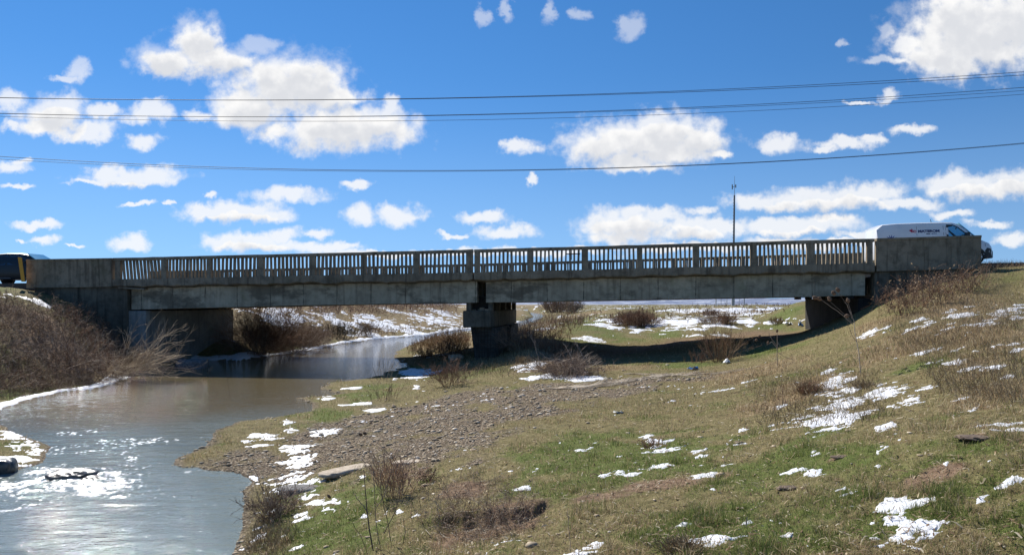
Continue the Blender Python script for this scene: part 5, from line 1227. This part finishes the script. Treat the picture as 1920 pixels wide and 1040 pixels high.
# gravel
def project(P_): return HX + P_[:, 0] / P_[:, 1] * FPX, HY - P_[:, 2] / P_[:, 1] * FPX
r = np.random.default_rng(91)
n = 70000
u_ = r.uniform(-.5, .55, n); Y = 1 / r.uniform(1 / 34., 1 / 6., n); X = u_ * Y
d_ = river_d(X, Y); g_, _a, _b, _c = masks(X, Y, d_)
pr = np.where(u_ < .3, g_ ** 1.5, 0) * .9 + .012 * (d_ > .3)
ok = (r.random(n) < pr) & (d_ > -.3) & (d_ < 14)
X, Y = X[ok], Y[ok]; n = len(X); Z = ground_z(X, Y)
sz = r.lognormal(math.log(.0155), .55, n) * np.clip(Y / 14, .8, 1.9); sz = np.minimum(sz, .07)
ax_ = r.uniform(.6, 1.4, (n, 3)) * sz[:, None]; ax_[:, 2] *= .38; an = r.uniform(0, 6.28, n)
V = I1[None] * ax_[:, None] * r.uniform(.8, 1.2, (n, len(I1), 1)); V = np.stack([V[..., 0] * np.cos(an)[:, None] - V[..., 1] * np.sin(an)[:, None], V[..., 0] * np.sin(an)[:, None] + V[..., 1] * np.cos(an)[:, None], V[..., 2]], -1)
V += np.stack([X, Y, Z + sz * .15], 1)[:, None]
Fq = (F1[None] + (np.arange(n) * len(I1))[:, None, None]).reshape(-1, 3)
Cg = np.repeat(colmix(r, n, [(.42, .325, .21), (.32, .24, .15), (.55, .44, .30), (.26, .20, .125), (.66, .56, .42), (.37, .29, .19)], .2), len(I1), 0)
m_peb, t, b = new_mat('pebbles'); a = N(t, 'ShaderNodeVertexColor'); a.layer_name = 'col'; t.links.new(a.outputs[0], b.inputs['Base Color']); b.inputs['Roughness'].default_value = .8
gv = make('gravel', V.reshape(-1, 3), Fq.astype(np.int32), m_peb, smoothf=True, cols={'col': Cg}); tag(gv, 'brown river gravel spread over the bank between water and turf', 'gravel', kind='stuff')

# turf: short blades, green and dead, denser where seen close
def blade_set(name, n, Y0, Y1, h0, h1, w0, label, seed, umin=-.72, umax=.74, wscale=1.0, power=1.0, clump=0):
    q = np.random.default_rng(seed)
    u_ = q.uniform(umin, umax, n); Y = (1 / q.uniform(1 / Y1, 1 / Y0, n)) if power == 1 else np.exp(q.uniform(math.log(Y0), math.log(Y1), n)); X = u_ * Y
    if clump:      # gather the blades in tufts
        ci = q.integers(0, clump, n); rad = (np.clip(Y[:clump], 4, 16) * .006)[ci]; X = X[:clump][ci] + q.normal(0, 1, n) * rad; Y = Y[:clump][ci] + q.normal(0, 1, n) * rad
    d_ = river_d(X, Y); g_, gn, st, di = masks(X, Y, d_); S_ = snow_field(X, Y, d_)
    t_ = (X - P0[0]) * ET[0] + (Y - P0[1]) * ET[1]; vv_ = (X - P0[0]) * EV[0] + (Y - P0[1]) * EV[1]
    pr = (1 - .96 * g_) * (1 - .8 * di) * np.where(S_ > .5, .03, np.where(S_ > .05, .45, 1.0)) * (.45 + .55 * np.clip(gn + st, 0, 1)) * (vv_ < 40)
    ok = (q.random(n) < pr) & (d_ > .05) & ~((vv_ > -.1) & (vv_ < 10) & ((t_ < 7) | (t_ > LB - 8)))
    X, Y, gn, st, S_ = X[ok], Y[ok], gn[ok], st[ok], S_[ok]; n = len(X); Z = ground_z(X, Y)
    cl = .45 + .9 * sstep(fbm(X * 2.8, Y * 2.8, 301, 4), -.15, .6) + .45 * st
    h = q.uniform(h0, h1, n) * cl; lean = q.normal(0, .55, (n, 2)) * h[:, None]; w = w0 * np.clip(Y / 9, .8, 3.2) * wscale * q.uniform(.7, 1.3, n)
    an = q.uniform(0, math.pi, n); ca, sa = np.cos(an) * w / 2, np.sin(an) * w / 2
    A = np.stack([X - ca, Y - sa, Z - .005], 1); B = np.stack([X + ca, Y + sa, Z - .005], 1)
    M1 = np.stack([X + lean[:, 0] * .35, Y + lean[:, 1] * .35, Z + h * .62], 1); T_ = np.stack([X + lean[:, 0], Y + lean[:, 1], Z + h * np.where(q.random(n) < .3, .55, .95)], 1)
    wv = np.stack([ca, sa, ca * 0], 1) * .7
    V = np.stack([A, B, M1 + wv, M1 - wv, T_], 1).reshape(-1, 3)
    base = (np.arange(n) * 5)[:, None]
    F = np.concatenate([base + [0, 1, 2], base + [0, 2, 3], base + [3, 2, 4]])
    green = q.random(n) < np.clip(0.20 + .66 * gn - .28 * st, .05, .88)
    cg = colmix(q, n, [(.15, .185, .047), (.105, .145, .034), (.20, .225, .075), (.125, .16, .055)], .25); cs = colmix(q, n, [(.41, .32, .185), (.29, .21, .12), (.60, .49, .32), (.18, .125, .075), (.34, .27, .15)], .25)
    C = np.repeat(np.where(green[:, None], cg, cs), 5, 0)
    o = make(name, V, F.astype(np.int32), M_LEAF, cols={'col': C}); tag(o, label, 'grass', kind='stuff'); return n
blade_set('grass', 330000, 4.3, 15, .018, .065, .0042, 'short winter turf mixed green and straw covering the near bank', 401)
blade_set('grass', 150000, 14, 34, .03, .10, .0040, 'straw and green turf on the slope up to the bridge', 402)
blade_set('grass', 70000, 34, 130, .06, .22, .0040, 'turf on the meadow and banks beyond the bridge', 403, -.4, .5, power=2)
blade_set('grass_tufts', 60000, 4.4, 30, .06, .15, .0045, 'scattered taller grass tufts standing out of the short turf', 404, clump=1300)
# flat straw litter and dead leaves pressed on the turf
q = np.random.default_rng(450); n = 26000; u_ = q.uniform(-.5, .74, n); Y = 1 / q.uniform(1 / 32., 1 / 4.4, n); X = u_ * Y
d_ = river_d(X, Y); g_, gn, st, di = masks(X, Y, d_); ok = (d_ > .15) & (q.random(n) < .35 + .65 * np.clip(st + di + .5 * fbm(X * 1.2, Y * 1.2, 455, 3), 0, 1)); X, Y = X[ok], Y[ok]; n = len(X)
L = q.uniform(.02, .11, n) * np.clip(Y / 9, .8, 1.8); w = q.uniform(.0025, .008, n) * np.clip(Y / 9, .8, 2.2); an = q.uniform(0, 6.28, n); Z = ground_z(X, Y) + q.uniform(.008, .035, n)
ca, sa = np.cos(an), np.sin(an); tz = q.normal(0, .25, n) * L; mid_ = q.uniform(.3, .7, n)[:, None]
A = np.stack([X, Y, Z], 1); D_ = np.stack([ca * L, sa * L, tz], 1); Wd = np.stack([-sa * w, ca * w, q.normal(0, .3, n) * w], 1)
V = np.stack([A - Wd, A + Wd, A + D_ * mid_ + Wd + (0, 0, .008), A + D_ * mid_ - Wd + (0, 0, .008), A + D_], 1).reshape(-1, 3); base = (np.arange(n) * 5)[:, None]
F = np.concatenate([base + [0, 1, 2], base + [0, 2, 3], base + [3, 2, 4]]); C = np.repeat(colmix(q, n, [(.55, .45, .30), (.42, .32, .20), (.30, .20, .12), (.62, .54, .40), (.22, .14, .09)], .2), 5, 0)
o = make('straw_litter', V, F.astype(np.int32), M_LEAF, cols={'col': C}); tag(o, 'pale dead straw and leaf litter strewn over the near turf', 'litter', kind='stuff')
# longer dry grass on the right slope and road edge
def tall_grass(poly, n, Y0, Y1, h, label, seed, pal=STRAWC, rad=.0035):
    q = np.random.default_rng(seed); b_ = scatter_px(q, poly, n, Y0, Y1); n = len(b_)
    P_ = grow(q, b_, dirs_cone(q, n, (0, 0, 1), .3), q.uniform(.4, 1.0, n) * h, 4, .18, .05)
    return twig_obj('dry_grass', [tubes(P_, np.full(n, rad), np.full(n, rad * .4), colmix(q, n, pal))], b_.mean(0), label, 'grass', kind='stuff')
tall_grass([(1640, 610), (1750, 575), (1920, 500), (1920, 640), (1700, 660)], 3400, 15, 34, .22, 'longer dry grass over the upper right slope', 411, STRAWC + STRAWC + REDD[2:], .004)
tall_grass([(1836, 512), (1836, 486), (1920, 484), (1920, 500)], 700, 26, 40, .42, 'ragged dry grass along the road shoulder at the right edge', 417, STRAWC + REDD, .006)
tall_grass([(1700, 640), (1920, 640), (1920, 760), (1760, 740)], 2600, 8, 20, .18, 'thin straw-coloured grass low on the right slope', 412)
tall_grass([(1400, 700), (1640, 690), (1660, 790), (1430, 800)], 2600, 9, 24, .14, 'dry straw grass around the big snow patch', 413)
tall_grass([(820, 668), (980, 655), (1060, 670), (960, 700), (840, 705)], 1800, 20, 36, .28, 'dry grass before the pier foot', 414, rad=.006)
tall_grass([(0, 744), (60, 742), (150, 718), (60, 735)], 300, 19, 28, .25, 'grass fringe on the left shore', 415, rad=.006)
tall_grass([(452, 985), (475, 950), (560, 1000), (520, 1040), (440, 1040)], 900, 6, 12, .12, 'straw grass overhanging the water, lower left', 416)

# ------------------------------------------------------------ mast, its fence, overhead cables
m_mast = plain('galvanised_steel', (.16, .17, .18), .6, .3); m_base = plain('pale_tube', (.42, .43, .43), .6)
MY = 125.0
def mpt(x, y): return np.array(pt(x, y, MY))
mb_ = mpt(1374, 578); mast = empty('antenna_mast', tuple(mb_), 'slim grey antenna mast rising behind the right span', 'mast')
def tube_seg(name, p, q, r0, r1, mat, parent, sides=10):
    P_ = np.array([[p + (q - p) * f for f in np.linspace(0, 1, 3)]]); V, F, C = tubes(P_, np.array([r0]), np.array([r1]), np.zeros((1, 3)), sides); return make(name, V, F, mat, parent)
tube_seg('base_tube', mpt(1374.2, 580), mpt(1374.6, 558), .27, .27, m_base, mast)
tube_seg('pole', mpt(1374.6, 558), mpt(1377, 366), .19, .13, m_mast, mast)
tube_seg('lightning_rod', mpt(1377, 366), mpt(1377.4, 330), .04, .02, m_mast, mast, 6)
for i, (dx, y0, y1) in enumerate(((-4, 346, 355), (2.5, 346, 352))):
    tube_seg('antenna', mpt(1377 + dx, y1), mpt(1377 + dx, y0), .09, .09, m_mast, mast, 6)
    tube_seg('bracket', mpt(1377 + dx, (y0 + y1) / 2), mpt(1377, (y0 + y1) / 2), .05, .05, m_mast, mast, 5)
rungs = []
for k in range(30):
    y = 374 + k * 6; x = 1377 - (y - 366) / 192 * 2.4; rungs.append((tuple(mpt(x - 2.6, y)), tuple(mpt(x - .6, y))))
rods(rungs, .035, m_mast, 'climbing_rungs', mast)
fb = mpt(1368, 578); fence = empty('mast_fence', tuple(fb), 'thin wire enclosure fence round the foot of the mast', 'fence')
cx0, cx1 = 1342, 1396; fy0, fy1 = MY - 2, MY + 3
corners = [(cx0, fy0), (1352, fy0), (1363, fy0), (1386, fy0), (cx1, fy0), (cx0 + 1, fy1), (cx1 - 1, fy1)]
for x, y_ in corners:
    p = pt(x, 578, y_); tube_seg('fence_post', p, p + np.array([0, 0, 1.75]), .045, .045, m_base, fence, 5)
for a_, b_ in ((0, 4), (0, 5), (4, 6), (5, 6)):
    pa, pb = pt(corners[a_][0], 578, corners[a_][1]), pt(corners[b_][0], 578, corners[b_][1])
    rods([(tuple(pa + (0, 0, z)), tuple(pb + (0, 0, z))) for z in (.1, .5, .9, 1.3, 1.7)], .012, m_base, 'wire_mesh', fence)
m_cable = plain('cable_aluminium', (.045, .05, .06), .6)
def cable(pts, Y, label, rad=.009, YL=None):
    pts = np.array(pts, float); co = np.polyfit(pts[:, 0], pts[:, 1], 2)
    xs = np.linspace(-900, 2800, 140); ys2 = np.polyval(co, xs); P_ = np.stack([(xs - HX) / FPX * Y, np.full(len(xs), Y), (HY - ys2) / FPX * Y], 1)[None]
    d = P_[:, -1] - P_[:, 0]; V, F, C = tubes(P_, np.array([rad]), np.array([rad]), np.zeros((1, 3)), 5)
    o = make('power_cable', V, F, m_cable, smoothf=True, origin=P_[0, 70]); tag(o, label, 'cable', 'overhead power cables')
cable([(0, 183), (480, 188), (960, 181), (1920, 135)], 25.0, 'topmost of the overhead cables')
cable([(0, 183.5), (480, 188.6), (960, 182), (1920, 141)], 25.6, 'second overhead cable, just under the topmost one at the right edge')
cable([(0, 213), (480, 218), (960, 214), (1920, 164)], 25.0, 'third overhead cable from the top, upper of the middle group', .009)
cable([(0, 213.5), (480, 218.5), (960, 215), (1920, 170)], 25.6, 'fourth overhead cable, between the others of the middle group', .007)
cable([(0, 218), (480, 228), (960, 223), (1920, 177)], 26.2, 'lowest cable of the middle group of overhead cables', .007)
cable([(0, 294), (480, 314), (960, 320), (1920, 268)], 25.0, 'upper of the two lowest overhead cables', .009)
cable([(0, 299), (480, 317), (960, 321), (1920, 269.5)], 25.6, 'lowest of all the overhead cables', .007)
